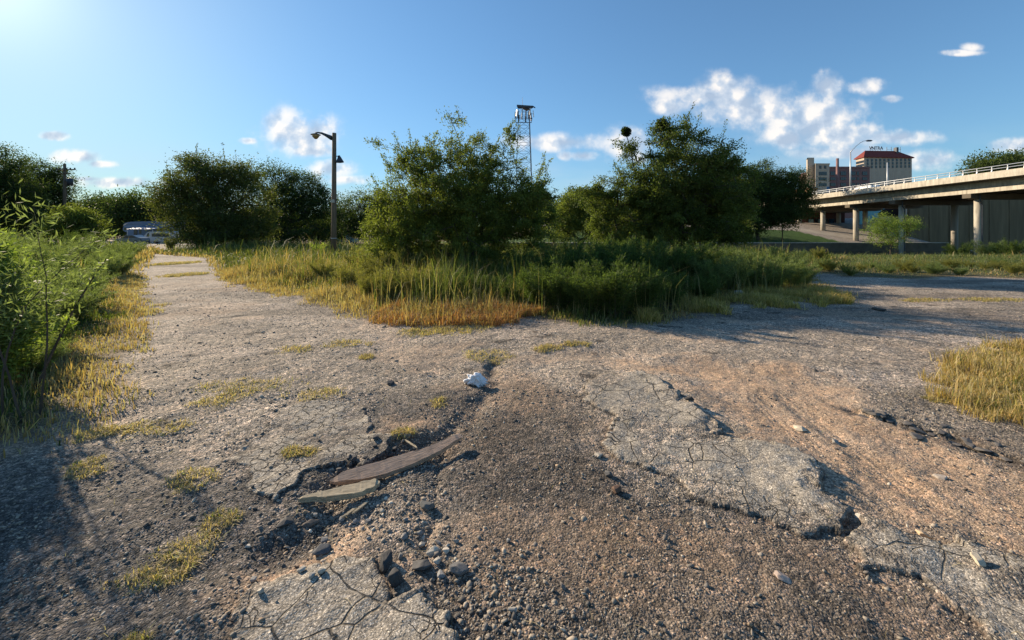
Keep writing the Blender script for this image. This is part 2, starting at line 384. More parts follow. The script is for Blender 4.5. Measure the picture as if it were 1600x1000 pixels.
gm = bpy.data.materials.new('ground_gravel'); gm.use_nodes = True; g = NT(gm.node_tree)
bs = g.n['Principled BSDF']
P = g.node('ShaderNodeNewGeometry').outputs['Position']
zcol = g.node('ShaderNodeAttribute', attribute_name='zcol').outputs['Color']
mka = g.node('ShaderNodeAttribute', attribute_name='mask').outputs['Color']
sep = g.node('ShaderNodeSeparateColor'); g.l.new(mka, sep.inputs[0])
slab, dirtm, vegm = sep.outputs[0], sep.outputs[1], sep.outputs[2]
def voro(scale, feature='F1', warp=0.0, rnd=1.0):
    v = P
    if warp:
        nn = g.noise(P, scale * .5, 3, .6, True); v = g.vmath('ADD', P, g.vmath('MULTIPLY', g.vmath('SUBTRACT', nn, (.5, .5, .5)), (warp, warp, warp)))
    return g.node('ShaderNodeTexVoronoi', feature=feature, ins={'Scale': scale, 'Vector': v, 'Randomness': rnd})
v1 = voro(88, warp=.010); v2 = voro(210); v3 = voro(34, warp=.03)
def cellval(v):
    s_ = g.node('ShaderNodeSeparateColor'); g.l.new(v.outputs['Color'], s_.inputs[0]); return s_.outputs[0]
c1 = g.ramp(cellval(v1), [(0, .42), (.45, .85), (.8, 1.25), (1, 1.9)])
c2 = g.ramp(cellval(v2), [(0, .5), (.5, .95), (.85, 1.2), (1, 1.9)])
c3 = g.ramp(cellval(v3), [(0, .6), (.6, .95), (1, 1.6)])
e1 = g.mr(v1.outputs['Distance'], .15, .75, 1.10, .55)
grav = g.mix(1, g.mix(1, c1, c3, 'MULTIPLY'), g.mix(.6, (1, 1, 1), c2, 'MULTIPLY'), 'MULTIPLY')
grav = g.mix(.75, grav, e1, 'MULTIPLY')
fine = g.mix(1, (1, 1, 1), g.mix(.35, g.mix(1, c2, c2, 'MULTIPLY'), c1), 'MULTIPLY')
fine = g.mix(1, fine, g.ramp(g.noise(P, 45, 4, .7), [(.25, .62), (.5, 1.0), (.75, 1.35)]), 'MULTIPLY')
det = g.mix(slab, grav, fine)
det = g.mix(g.math('MULTIPLY', dirtm, .65), det, fine)
det = g.mix(g.math('MULTIPLY', vegm, .8), det, g.ramp(g.noise(P, 14, 5, .7), [(.25, .5), (.75, 1.5)]))
det = g.mix(.8, det, g.ramp(g.noise(P, 1.7, 6, .65), [(.3, .72), (.7, 1.28)]), 'MULTIPLY')
# dark tar cracks in the old asphalt
ck = voro(4.2, 'DISTANCE_TO_EDGE', .13); ck9 = voro(11.0, 'DISTANCE_TO_EDGE', .12); ck2 = voro(9.0, 'DISTANCE_TO_EDGE', .2)
crk = g.math('MINIMUM', g.math('MULTIPLY', ck.outputs['Distance'], 1.0), g.math('ADD', g.math('MULTIPLY', ck2.outputs['Distance'], .8), g.mr(g.noise(P, 2.2, 2, .5), .46, .62, 0, .05)))
s2_ = g.node('ShaderNodeSeparateColor'); g.l.new(g.node('ShaderNodeAttribute', attribute_name='mask2').outputs['Color'], s2_.inputs[0]); alli = s2_.outputs[0]; crk = g.math('ADD', g.math('MULTIPLY', crk, g.math('SUBTRACT', 1, alli)), g.math('MULTIPLY', g.math('MULTIPLY', ck9.outputs['Distance'], .45), alli))
crn = g.math('ADD', g.noise(P, 1.3, 2, .5), g.math('MULTIPLY', g.math('ADD', alli, s2_.outputs[1]), .3))
crw = g.math('MULTIPLY', slab, g.mr(crn, .36, .52, .0, 1.0))
crack = g.math('MULTIPLY', g.mr(g.math('SUBTRACT', crk, g.math('MULTIPLY', g.math('SUBTRACT', g.noise(P, 9, 4, .7), .5), .022)), .003, .021, 1, 0), crw)
col = g.mix(1, zcol, det, 'MULTIPLY')
tint = g.node('ShaderNodeMix', data_type='RGBA', blend_type='MIX'); 
col = g.mix(g.math('MULTIPLY', g.mr(cellval(v3), .6, 1.0, 0, .35), g.math('SUBTRACT', 1, slab)), col, g.mix(1, col, (1.25, .95, .78), 'MULTIPLY'))
col = g.mix(g.math('MULTIPLY', crack, .88), col, (.022, .019, .017))
g.l.new(col, bs.inputs['Base Color']); bs.inputs['Roughness'].default_value = .92; bs.inputs['Specular IOR Level'].default_value = .25
hh = g.math('ADD', g.math('MULTIPLY', v1.outputs['Distance'], -.65), g.math('MULTIPLY', v2.outputs['Distance'], -.22))
hh = g.math('ADD', hh, g.math('MULTIPLY', v3.outputs['Distance'], -.45))
hh = g.math('ADD', g.math('MULTIPLY', hh, g.math('SUBTRACT', 1, g.math('MINIMUM', .8, g.math('ADD', g.math('MULTIPLY', slab, .72), g.math('MULTIPLY', dirtm, .6))))), g.math('MULTIPLY', g.noise(P, 8, 6, .65), 1.2))
hh = g.math('SUBTRACT', hh, g.math('MULTIPLY', crack, 1.2))
bp = g.node('ShaderNodeBump', ins={'Strength': 1.0, 'Distance': .010, 'Height': hh}); g.l.new(bp.outputs[0], bs.inputs['Normal'])
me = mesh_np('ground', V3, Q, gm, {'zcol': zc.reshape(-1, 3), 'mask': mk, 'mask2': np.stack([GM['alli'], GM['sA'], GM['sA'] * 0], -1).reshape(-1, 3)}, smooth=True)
tag(link('ground', me), 'broken asphalt, gravel and bare reddish dirt', kind='structure')
_gx, _gy = xs, ys
def Hat(x, y):
    x = np.atleast_1d(np.asarray(x, float)); y = np.atleast_1d(np.asarray(y, float))
    i = np.clip(np.searchsorted(_gx, x) - 1, 0, nx - 2); j = np.clip(np.searchsorted(_gy, y) - 1, 0, ny - 2)
    tx = (x - _gx[i]) / (_gx[i + 1] - _gx[i]); ty = (y - _gy[j]) / (_gy[j + 1] - _gy[j])
    return (GH[j, i] * (1 - tx) * (1 - ty) + GH[j, i + 1] * tx * (1 - ty) + GH[j + 1, i] * (1 - tx) * ty + GH[j + 1, i + 1] * tx * ty)
def H1(x, y): return float(Hat(x, y)[0])

# ------------------------------------------------------------------ materials
def mat(name, col, rough=.8, noise=None, var=.25, metal=0.0, bump=0.0, spec=.3, stretch=(1, 1, 1), emit=None):
    m = bpy.data.materials.new(name); m.use_nodes = True; t = NT(m.node_tree); b = t.n['Principled BSDF']
    b.inputs['Roughness'].default_value = rough; b.inputs['Metallic'].default_value = metal; b.inputs['Specular IOR Level'].default_value = spec
    if noise:
        p = t.node('ShaderNodeTexCoord').outputs['Object']
        p = t.vmath('MULTIPLY', p, stretch)
        n_ = t.noise(p, noise, 6, .62)
        c = t.mix(1, col, t.ramp(n_, [(.28, 1 - var), (.5, 1.0), (.72, 1 + var)]), 'MULTIPLY')
        t.l.new(c, b.inputs['Base Color'])
        if bump:
            bb = t.node('ShaderNodeBump', ins={'Strength': .8, 'Distance': bump, 'Height': n_}); t.l.new(bb.outputs[0], b.inputs['Normal'])
    else: b.inputs['Base Color'].default_value = tuple(col) + (1,)
    return m
def leafmat(name, transl=.45, var=.35, rough=.5, attr=True, base=(.08, .1, .03)):
    m = bpy.data.materials.new(name); m.use_nodes = True; t = NT(m.node_tree); b = t.n['Principled BSDF']
    b.inputs['Roughness'].default_value = .6; b.inputs['Specular IOR Level'].default_value = .15
    c = t.node('ShaderNodeAttribute', attribute_name='col').outputs['Color'] if attr else None
    if c is None:
        r = t.node('ShaderNodeRGB'); r.outputs[0].default_value = tuple(base) + (1,); c = r.outputs[0]
    ri = t.node('ShaderNodeNewGeometry').outputs['Random Per Island']
    c = t.mix(1, c, t.ramp(ri, [(0, 1 - var), (1, 1 + var)]), 'MULTIPLY')
    t.l.new(c, b.inputs['Base Color'])
    tr = t.node('ShaderNodeBsdfTranslucent'); t.l.new(t.mix(1, c, (1.5, 1.55, .7), 'MULTIPLY'), tr.inputs[0])
    mx = t.node('ShaderNodeMixShader'); mx.inputs[0].default_value = transl
    t.l.new(b.outputs[0], mx.inputs[1]); t.l.new(tr.outputs[0], mx.inputs[2])
    t.l.new(mx.outputs[0], t.n['Material Output'].inputs[0]); return m
M_LEAF = leafmat('leaf'); M_BLADE = leafmat('grass_blade', .4, .25)
M_BARK = mat('bark', (.075, .058, .045), .95, 6, .5, bump=.02, stretch=(3, 3, .6))
M_STEM = mat('green_stem', (.10, .085, .05), .8, 10, .3)
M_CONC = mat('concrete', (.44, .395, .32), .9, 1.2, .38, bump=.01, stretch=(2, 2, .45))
M_CONCD = mat('stained_shaded_concrete', (.34, .30, .25), .92, .7, .30, stretch=(1.5, 1.5, .25))  # stain streaks over a base colour darkened for the shade under the bridge
M_STEEL = mat('galvanised_steel', (.52, .53, .54), .45, 8, .1, metal=.35, spec=.5)
M_DARKM = mat('dark_steel', (.06, .065, .075), .5, 8, .2, metal=.3)
M_WOODP = mat('pole_wood', (.17, .115, .072), .9, 5, .4, bump=.01, stretch=(4, 4, .3))
M_GLASS = mat('dark_glass', (.015, .02, .028), .12, spec=.6)
M_TYRE = mat('rubber', (.02, .02, .02), .8)

# ------------------------------------------------------------------ gravel stones
ICO_V = []; 
ph = (1 + 5 ** .5) / 2
for a in (-1, 1):
    for b in (-ph, ph): ICO_V += [(0, a, b), (a, b, 0), (b, 0, a)]
ICO_V = np.array(ICO_V) / np.linalg.norm(ICO_V[0])
def hull_faces(Vv):
    import itertools
    out = []
    L = min(np.linalg.norm(Vv[i] - Vv[j]) for i, j in itertools.combinations(range(12), 2)) * 1.05
    for t in itertools.combinations(range(12), 3):
        a, b, c = Vv[list(t)]
        if np.linalg.norm(a - b) < L and np.linalg.norm(b - c) < L and np.linalg.norm(a - c) < L:
            n = np.cross(b - a, c - a); out.append(t if n @ (a + b + c) > 0 else (t[0], t[2], t[1]))
    return np.array(out)
ICO_F = hull_faces(ICO_V)
M_STONE = bpy.data.materials.new('stone'); M_STONE.use_nodes = True; _t = NT(M_STONE.node_tree)
_c = _t.node('ShaderNodeAttribute', attribute_name='col').outputs['Color']
_c = _t.mix(1, _c, _t.ramp(_t.noise(_t.node('ShaderNodeNewGeometry').outputs['Position'], 120, 4, .7), [(.3, .7), (.7, 1.25)]), 'MULTIPLY')
_t.l.new(_c, _t.n['Principled BSDF'].inputs['Base Color']); _t.n['Principled BSDF'].inputs['Roughness'].default_value = .85
def stones(name, X, Y, S, rng, cols, sink=.25):
    n = len(X); Z = Hat(X, Y)
    a = rng.rand(n) * 2 * np.pi; sc = np.stack([S * rng.uniform(.8, 1.4, n), S * rng.uniform(.6, 1.0, n), S * rng.uniform(.3, .65, n)], -1)
    jit = 1 + rng.uniform(-.38, .35, (n, 12, 1))
    v = ICO_V[None] * jit * sc[:, None] * .5
    ca, sa = np.cos(a)[:, None], np.sin(a)[:, None]
    tl = rng.normal(0, .35, n)[:, None]
    vz = v[..., 2] + v[..., 0] * tl
    x = v[..., 0] * ca - v[..., 1] * sa; y = v[..., 0] * sa + v[..., 1] * ca
    V3 = np.stack([x + X[:, None], y + Y[:, None], vz + (Z + sc[:, 2] * (.5 - sink))[:, None]], -1).reshape(-1, 3)
    Fc = (ICO_F[None] + (np.arange(n) * 12)[:, None, None]).reshape(-1, 3)
    return mesh_np(name, V3, Fc, M_STONE, {'col': np.repeat(cols, 12, 0)})
rng = np.random.RandomState(3)
def fan(n, y0, y1, pw=1.0, sl=1.5):
    Y = (y0 ** 2 + rng.rand(n) * (y1 ** 2 - y0 ** 2)) ** .5 if pw == 1 else y0 * (y1 / y0) ** rng.rand(n)
    X = rng.uniform(-sl, sl, n) * (Y + .2); return X, Y
def stone_cols(n, X, Y):
    base = np.array([[.28, .24, .19], [.40, .33, .25], [.16, .14, .12], [.08, .073, .065], [.32, .23, .15], [.56, .50, .40]])
    k = rng.choice(6, n, p=[.30, .16, .25, .18, .08, .03])
    return base[k] * rng.uniform(.75, 1.2, (n, 1))
def keep(X, Y, p_slab=.06, p_veg=.1, p_dirt=.35):
    _, m = terrain(X, Y)
    pr = np.ones(len(X)); pr *= 1 - m['slab'] * (1 - p_slab); pr *= 1 - m['veg'] * (1 - p_veg); pr *= 1 - m['dirt'] * (1 - p_dirt)
    pr *= 1 - m['mats'] * .7
    cl = .35 + 1.1 * sstep(.4, .62, fbm(X * 2.3, Y * 2.3, 3, 61)) + m['gully'] * .6
    return rng.rand(len(X)) < pr * np.clip(cl, 0, 1.2) / 1.2
X1, Y1 = fan(95000, 1.3, 4.2); k = keep(X1, Y1); X1, Y1 = X1[k], Y1[k]; S1 = .005 + .008 * rng.rand(len(X1)) ** 2 + .022 * (rng.rand(len(X1)) ** 22)
X2, Y2 = fan(52000, 4.0, 13, 1, 1.45); k = keep(X2, Y2); X2, Y2 = X2[k], Y2[k]; S2 = .010 + .014 * rng.rand(len(X2)) ** 2 + .03 * (rng.rand(len(X2)) ** 26)
# thicker rubble along the gullies
gx = []; gy = []
for pl in (GULLY, GULLY2):
    for (a, b) in zip(pl[:-1], pl[1:]):
        t = rng.rand(300); gx.append(a[0] + (b[0] - a[0]) * t + rng.normal(0, .16, 300)); gy.append(a[1] + (b[1] - a[1]) * t + rng.normal(0, .14, 300))
for p_ in (gp(745, 900), gp(790, 985), gp(620, 830), gp(340, 960), gp(560, 790)):
    gx.append(rng.normal(p_[0], .16, 260)); gy.append(rng.normal(p_[1], .10, 260))
X3 = np.concatenate(gx); Y3 = np.concatenate(gy); k = (Y3 > 1.2) & keep(X3, Y3, .1, .3, 1); X3, Y3 = X3[k], Y3[k]; S3 = .008 + .022 * rng.rand(len(X3)) ** 4
X = np.concatenate([X1, X2, X3]); Y = np.concatenate([Y1, Y2, Y3]); S = np.concatenate([S1, S2, S3])
me = stones('loose_gravel', X, Y, S, rng, stone_cols(len(X), X, Y), sink=.3)
tag(link('loose_gravel', me), 'loose mixed grey and tan gravel over the old road', 'gravel', kind='stuff')
print('stones', len(X))

# ------------------------------------------------------------------ grass blades
def blades(name, X, Y, h, wd, cols, rng, lean=.35, mat_=None, Z=None, segs=2):
    n = len(X); Z = Hat(X, Y) - .01 if Z is None else Z
    a = rng.rand(n) * 2 * np.pi; ln = np.abs(rng.normal(0, lean, n)) + .05
    dx, dy = np.cos(a) * ln * h, np.sin(a) * ln * h
    b = a + np.pi / 2 + rng.normal(0, .5, n); wx_, wy_ = np.cos(b) * wd / 2, np.sin(b) * wd / 2
    z0 = Z; V = np.empty((n, 5, 3))
    V[:, 0] = np.stack([X - wx_, Y - wy_, z0], -1); V[:, 1] = np.stack([X + wx_, Y + wy_, z0], -1)
    V[:, 2] = np.stack([X + dx * .35 + wx_ * .8, Y + dy * .35 + wy_ * .8, z0 + h * .6], -1); V[:, 3] = np.stack([X + dx * .35 - wx_ * .8, Y + dy * .35 - wy_ * .8, z0 + h * .6], -1)
    V[:, 4] = np.stack([X + dx, Y + dy, z0 + h * (1 - .35 * np.clip(ln, 0, 1))], -1)
    o = (np.arange(n) * 5)[:, None]
    return mesh_np(name, V.reshape(-1, 3), [o + np.array([[0, 1, 2, 3]]), o + np.array([[3, 2, 4]])], mat_ or M_BLADE, {'col': np.repeat(cols, 5, 0)})
def samp(poly, n, box=None, am=1.0):
    P_ = np.array(poly); x0, y0 = P_.min(0); x1, y1 = P_.max(0)
    if box: x0, x1, y0, y1 = box
    out_x = []; out_y = []; c = 0
    while c < n:
        x = rng.uniform(x0, x1, n * 2); y = rng.uniform(y0, y1, n * 2); k = sdist(x, y, poly) > -.25 * am + .9 * am * (fbm(x * 1.6, y * 1.6, 3, 71) - .5) + .6 * (fbm(x * 6, y * 6, 2, 72) - .5) + rng.exponential(.13, len(x))
        out_x.append(x[k]); out_y.append(y[k]); c += k.sum()
    return np.concatenate(out_x)[:n], np.concatenate(out_y)[:n]
GOLD = C(.34, .235, .105); STRAW = C(.38, .32, .18); GREEN = C(.105, .135, .03); DGREEN = C(.05, .075, .025); OLIVE = C(.20, .19, .05); RUST = C(.34, .15, .05)
def grass(name, label, poly, n, hmin, hmax, gold_w, seed, wd=.007, box=None, greens=(GREEN, DGREEN), golds=(GOLD, STRAW), maxd=4.0, hfun=None, goldfun=None, lean=.5):
    x, y = samp(poly, n, box, .35 if box and box[1] - box[0] < 12 and box[2] == 3 else 1.0); d = sdist(x, y, poly)
    nz = fbm(x * .9, y * .9, 3, seed); nz2 = fbm(x * .35, y * .35, 3, seed + 5)
    t = sstep(gold_w * .3, gold_w * 1.3, d + (nz - .5) * gold_w * 2.2)
    h = lerp1(hmin, hmax, sstep(0, maxd, d + (nz2 - .5) * 3)) * rng.uniform(.45, 1.25, n) * (.35 + 1.3 * nz) * (.45 + 1.15 * fbm(x * 3.3, y * 3.3, 2, seed + 9))
    if hfun is not None: h = h * hfun(x, y)
    mixg = rng.rand(n) < .3 + .6 * nz2
    cg = np.where(mixg[:, None], greens[0], greens[1]); co = np.where((rng.rand(n) < nz)[:, None], golds[0], golds[1])
    if goldfun is not None: t = np.clip(t + goldfun(x, y), 0, 1)
    pick = rng.rand(n) < t * .9 + .02
    c = np.where(pick[:, None], cg, co) * rng.uniform(.8, 1.2, (n, 1))
    dist = np.hypot(x, y)
    W = wd * (1 + dist / 9.0)
    me = blades(name, x, y, h * (1 + .9 * (rng.rand(n) > .93)), W * rng.uniform(.5, 1.3, n), c, rng, lean=lean)
    return tag(link('grass', me), label, 'grass', kind='stuff')
def lerp1(a, b, t): return a + (b - a) * t
grass('g', 'green weeds with a golden dry edge left of the gravel track', V_LEFT, 90000, .08, .42, .8, 80, wd=.0055, box=(-15, -3, 2.3, 17))
grass('g', 'coarse weeds on the far left bank beyond the first shrubs', V_LEFT, 26000, .3, .8, 1.0, 81, wd=.012, box=(-55, -9, 15, 45))
rust_zone = gp(690, 490)
grass('g', 'tall green and golden weeds along the front edge of the middle thicket', V_CENT, 150000, .12, .62, 1.0, 82, wd=.0055, box=(-13, 14, 7.0, 19), greens=(C(.14, .165, .045), GREEN), maxd=2.4, goldfun=lambda x, y: sstep(-.5, .8, x) * .75 * (1 - sstep(2.0, 3.2, x)) - .5 * (x < -2.2) - .7 * sstep(3.2, 4.6, x), hfun=lambda x, y: (1 - .72 * sstep(2.2, 4.5, x)) * (1 - (x > 2) * .85 * (1 - sstep(.42, .55, fbm(x * 1.3, y * 1.3, 3, 99)))) * (1 - .25 * (x < -2.2)))
grass('g', 'weeds behind the lamp pole and thicket', V_CENT, 70000, .25, .6, .3, 83, wd=.010, box=(-32, 22, 18, 45), greens=(C(.12, .135, .04), C(.07, .095, .03)), lean=.8)
grass('g', 'weeds and straw along the far side of the right hand track', V_BACK, 85000, .04, .22, 3.2, 84, wd=.0045, lean=1.1, box=(12, 60, 14, 38), greens=(C(.14, .165, .065), C(.12, .15, .06)), golds=(C(.36, .24, .11), STRAW))
grass('g', 'golden and green grass clump at the right edge', V_CLUMP, 60000, .10, .52, 1.1, 85, wd=.0045, lean=.6, box=(2.5, 14, 3, 7), greens=(C(.16, .19, .05), OLIVE), golds=(C(.42, .30, .13), C(.46, .38, .2)), maxd=1.2)
# rusty flattened grass at the foot of the thicket
rp = gpoly([(580, 498), (640, 470), (720, 466), (800, 476), (850, 490), (775, 503), (720, 512), (640, 503)])
x, y = samp(rp, 15000); me = blades('g', x, y, rng.uniform(.05, .30, len(x)) * (.2 + 1.5 * fbm(x * 2.2, y * 2.2, 3, 90)), np.full(len(x), .011), np.where((rng.rand(len(x)) < fbm(x * 2.5, y * 2.5, 2, 95) + .15)[:, None], C(.38, .19, .085), C(.38, .27, .13)) * rng.uniform(.7, 1.2, (len(x), 1)), rng, lean=.9)
tag(link('grass', me), 'rusty flattened dry grass at the foot of the middle thicket', 'grass', kind='stuff')
sp = gpoly([(1120, 470), (1180, 455), (1260, 450), (1312, 458), (1315, 474), (1250, 482), (1150, 480), (1090, 494), (1000, 504), (1050, 480)])
x, y = samp(sp, 34000); k_ = fbm(x * 1.5, y * 2.5, 3, 98) + rng.normal(0, .04, len(x)) > .5; x, y = x[k_], y[k_]; me = blades('g', x, y, rng.uniform(.05, .26, len(x)) * (.4 + 1.2 * fbm(x * 2, y * 2, 2, 91)), np.full(len(x), .012), np.where(rng.rand(len(x), 1) < .7, C(.50, .38, .15), C(.30, .26, .08)) * rng.uniform(.7, 1.2, (len(x), 1)), rng, lean=.8)
tag(link('grass', me), 'pale straw grass at the right tip of the middle thicket', 'grass', kind='stuff')
ts_ = gpoly([(590, 490), (1000, 500), (1120, 470), (1280, 455), (1230, 428), (600, 428)])
x, y = samp(ts_, 3200); me = blades('g', x, y, rng.uniform(.5, 1.5, len(x)) * (.35 + .9 * fbm(x, y, 2, 93)), rng.uniform(.006, .016, len(x)), np.where(rng.rand(len(x), 1) < .55, C(.10, .13, .04), C(.32, .27, .13)) * rng.uniform(.7, 1.2, (len(x), 1)), rng, lean=.35)
tag(link('grass', me), 'tall thin weed stalks rising among the shrubs of the middle thicket', 'grass', kind='stuff')
# low mats of creeping grass on the gravel
mx_, my_, mh_ = [], [], []
for (cx, cy), rx, ry in MATS:
    n = int(min(14000, max(1600, rx * ry * 14000)))
    r = rng.rand(n) ** .5 * 1.25; t = rng.rand(n) * 2 * np.pi
    mx_.append(cx + np.cos(t) * r * rx); my_.append(cy + np.sin(t) * r * ry)
x = np.concatenate(mx_); y = np.concatenate(my_); k = (rng.rand(len(x)) < matmask(x, y)) & (y > 1.3); x, y = x[k], y[k]
c = np.where(rng.rand(len(x), 1) < .55, C(.44, .35, .19), np.where(rng.rand(len(x), 1) < .4, C(.26, .27, .08), C(.50, .38, .2))) * rng.uniform(.75, 1.2, (len(x), 1))
me = blades('g', x, y, rng.uniform(.008, .035, len(x)) * (1 + y / 8), .0032 * (1 + y / 4), c, rng, lean=1.1)
tag(link('grass', me), 'low yellow green mats of creeping grass on the gravel', 'grass', kind='stuff')
# stray dry straws lying on the gravel
n = 900; x, y = fan(n, 1.4, 5)
me = blades('g', x, y, rng.uniform(.02, .07, n), np.full(n, .0022), np.tile(C(.50, .42, .26), (n, 1)), rng, lean=2.6)
tag(link('straw', me), 'short dry straws scattered over the gravel', 'straw', kind='stuff')

# ------------------------------------------------------------------ woody plants
def tubes_np(segs, nside=5):
    """segs: array (n,8): p0(3) p1(3) r0 r1"""
    s = np.asarray(segs); n = len(s); p0, p1 = s[:, :3], s[:, 3:6]; d = p1 - p0; d /= np.linalg.norm(d, axis=1, keepdims=True) + 1e-9
    up = np.where(np.abs(d[:, 2:3]) < .9, C(0, 0, 1), C(1, 0, 0)); a = np.cross(d, up); a /= np.linalg.norm(a, axis=1, keepdims=True); b = np.cross(d, a)
    t = np.arange(nside) * 2 * np.pi / nside
    ring = a[:, None] * np.cos(t)[None, :, None] + b[:, None] * np.sin(t)[None, :, None]
    V = np.concatenate([p0[:, None] + ring * s[:, 6][:, None, None], p1[:, None] + ring * s[:, 7][:, None, None]], 1).reshape(-1, 3)
    k = np.arange(nside); k2 = (k + 1) % nside; q = np.stack([k, k2, k2 + nside, k + nside], -1)
    return V, (q[None] + (np.arange(n) * 2 * nside)[:, None, None]).reshape(-1, 4)
def leaf_quads(c, d, L, W, rng, droop=0.0):
    n = len(c); d = d + rng.normal(0, .55, (n, 3)); d[:, 2] -= droop; d /= np.linalg.norm(d, axis=1, keepdims=True) + 1e-9
    r = rng.normal(0, 1, (n, 3)); s = np.cross(d, r); s /= np.linalg.norm(s, axis=1, keepdims=True) + 1e-9
    L = L[:, None]; W = W[:, None]
    V = np.stack([c, c + d * L * .5 + s * W * .5, c + d * L, c + d * L * .5 - s * W * .5], 1).reshape(-1, 3)
    return V, (np.arange(n) * 4)[:, None] + np.array([[0, 1, 2, 3]])
def tree(name, label, base, lobes, nt, lpt, leaf, rng, trunk_r=.2, trunks=((0, 0),), fork=.3, colr=(C(.07, .10, .03), C(.13, .15, .04)), spread=.30,
         group=None, cat='tree', wisp=0.0, nside=5, bias=.45, balls=(), kind=None, droop=.15, leafvar=.35):
    """lobes: (cx,cy,cz,rx,ry,rz,weight) relative to base"""
    L = np.array(lobes, float); vol = L[:, 3] * L[:, 4] * L[:, 5]; wgt = L[:, 6] * vol ** .8; wgt /= wgt.sum()
    k = rng.choice(len(L), nt, p=wgt); u = rng.normal(0, 1, (nt, 3)); u /= np.linalg.norm(u, axis=1, keepdims=True)
    r = rng.rand(nt) ** bias
    T = L[k, :3] + u * r[:, None] * L[k, 3:6]; T = T[T[:, 2] > .15]
    nodes = []; par = []
    for (tx, ty) in trunks:
        b = len(nodes); top = C(tx * 2.2, ty * 2.2, 0); H_ = T[:, 2].max() * fork
        for i in range(5):
            t = i / 4; nodes.append(C(tx, ty, -.15) * (1 - t) + (C(tx * 2.2 + rng.normal(0, .06 * H_), ty * 2.2 + rng.normal(0, .06 * H_), H_)) * t + C(*(rng.normal(0, .04, 3))) * (i > 0)); par.append(b + i - 1 if i else -1)
    core = np.array(nodes).mean(0)
    order = np.argsort(np.linalg.norm(T - nodes[4], axis=1)); T = T[order]
    N = np.empty((len(T) * 8 + 100, 3)); N[:len(nodes)] = nodes; cnt = len(nodes); tips = []; tdir = []
    heightH = T[:, 2].max()
    for p in T:
        dd = N[:cnt] - p; d2 = (dd ** 2).sum(1) + (np.maximum(0, dd[:, 2]) * 1.2) ** 2
        d2[[i for i in range(cnt) if False]] = 1
        j = int(np.argmin(d2)); a = N[j].copy(); dist = np.linalg.norm(p - a)
        m = max(1, min(7, int(dist / (.10 * heightH)) + 1)); prev = j
        for q in range(1, m + 1):
            t = q / m; pt = a + (p - a) * t; pt = pt + rng.normal(0, .06 * dist / m + .01, 3) * (q < m); pt[2] += math.sin(t * math.pi) * dist * .10
            N[cnt] = pt; par.append(prev); prev = cnt; cnt += 1
        tips.append(prev); tdir.append(p - N[par[prev]])
    N = N[:cnt]; par = np.array(par); load = np.zeros(cnt)
    for t in tips: load[t] += 1
    for i in range(cnt - 1, -1, -1):
        if par[i] >= 0: load[par[i]] += load[i]
    rad = trunk_r * (np.maximum(load, .6) / load.max()) ** .45; rad = np.minimum(rad, trunk_r)
    e = np.where(par >= 0)[0]; seg = np.concatenate([N[par[e]], N[e], np.minimum(rad[par[e]], rad[e] * 1.6)[:, None], rad[e][:, None]], 1)
    root = empty(name, base, label, cat, group)
    V, Fq = tubes_np(seg, nside); link('trunk', mesh_np('trunk', V, Fq, M_BARK, smooth=True), root)
    tip = N[tips]; td = np.array(tdir); td /= np.linalg.norm(td, axis=1, keepdims=True) + 1e-9
    nT = len(tip); cs = spread * np.exp(rng.normal(0, .25, nT))
    amount = rng.uniform(.45, 1.5, nT) * lpt; li = np.repeat(np.arange(nT), amount.astype(int)); n = len(li)
    c = tip[li] + np.clip(rng.normal(0, .8, (n, 3)), -1.35, 1.35) * cs[li][:, None] * C(.75, .75, .5) + td[li] * (rng.uniform(-1.0, .9, n) * cs[li])[:, None]
    if wisp:                                                     # long upward shoots with sparse leaves
        hi = np.where(tip[:, 2] > np.percentile(tip[:, 2], 55))[0]; ws = rng.choice(hi, int(nT * wisp)); wl = spread * rng.uniform(1.2, 4.2, len(ws))
        out = tip[ws] - T.mean(0); out /= np.linalg.norm(out, axis=1, keepdims=True) + 1e-9; dirw = out * .8 + rng.normal(0, .4, (len(ws), 3)) + C(0, 0, .55); dirw /= np.linalg.norm(dirw, axis=1, keepdims=True)
        sg = np.concatenate([tip[ws], tip[ws] + dirw * wl[:, None], np.full((len(ws), 1), .010), np.full((len(ws), 1), .004)], 1)
        V, Fq = tubes_np(sg, 3); link('twig', mesh_np('twig', V, Fq, M_BARK), root)['kind'] = 'stuff'
        lw = np.repeat(np.arange(len(ws)), 44); cw = tip[ws][lw] + dirw[lw] * (rng.rand(len(lw)) * wl[lw])[:, None] + rng.normal(0, .035, (len(lw), 3)); c = np.concatenate([c, cw]); td2 = np.concatenate([td[li], dirw[lw]])
        cid = np.concatenate([li, rng.randint(0, nT, len(lw))])
    else: td2 = td[li]; cid = li
    c = c[(c[:, 2] > .05)] if False else c
    n = len(c); V, Fq = leaf_quads(c, td2, leaf * rng.uniform(.6, 1.3, n), leaf * .48 * rng.uniform(.6, 1.2, n), rng, droop)
    ct = rng.rand(nT)[cid]; hh_ = np.clip(c[:, 2] / heightH, 0, 1)
    cc = colr[0] + (colr[1] - colr[0]) * (ct * .75 + rng.rand(n) * .25)[:, None]
    link('crown', mesh_np('crown', V, Fq, M_LEAF, {'col': np.repeat(cc, 4, 0)}), root)
    return root
def plobes(L, Y, base, dr=.8):
    """pixel ellipses measured at distance Y -> lobes relative to base"""
    out = []
    for e in L:
        px, py, rx, ry = e[:4]; wgt = e[4] if len(e) > 4 else 1; dy = e[5] if len(e) > 5 else 0
        s = Y / F; out.append(((px - 800) * s - base[0], dy, wz(py, Y) - base[2], rx * s, max(rx, ry) * s * dr, ry * s, wgt))
    return out
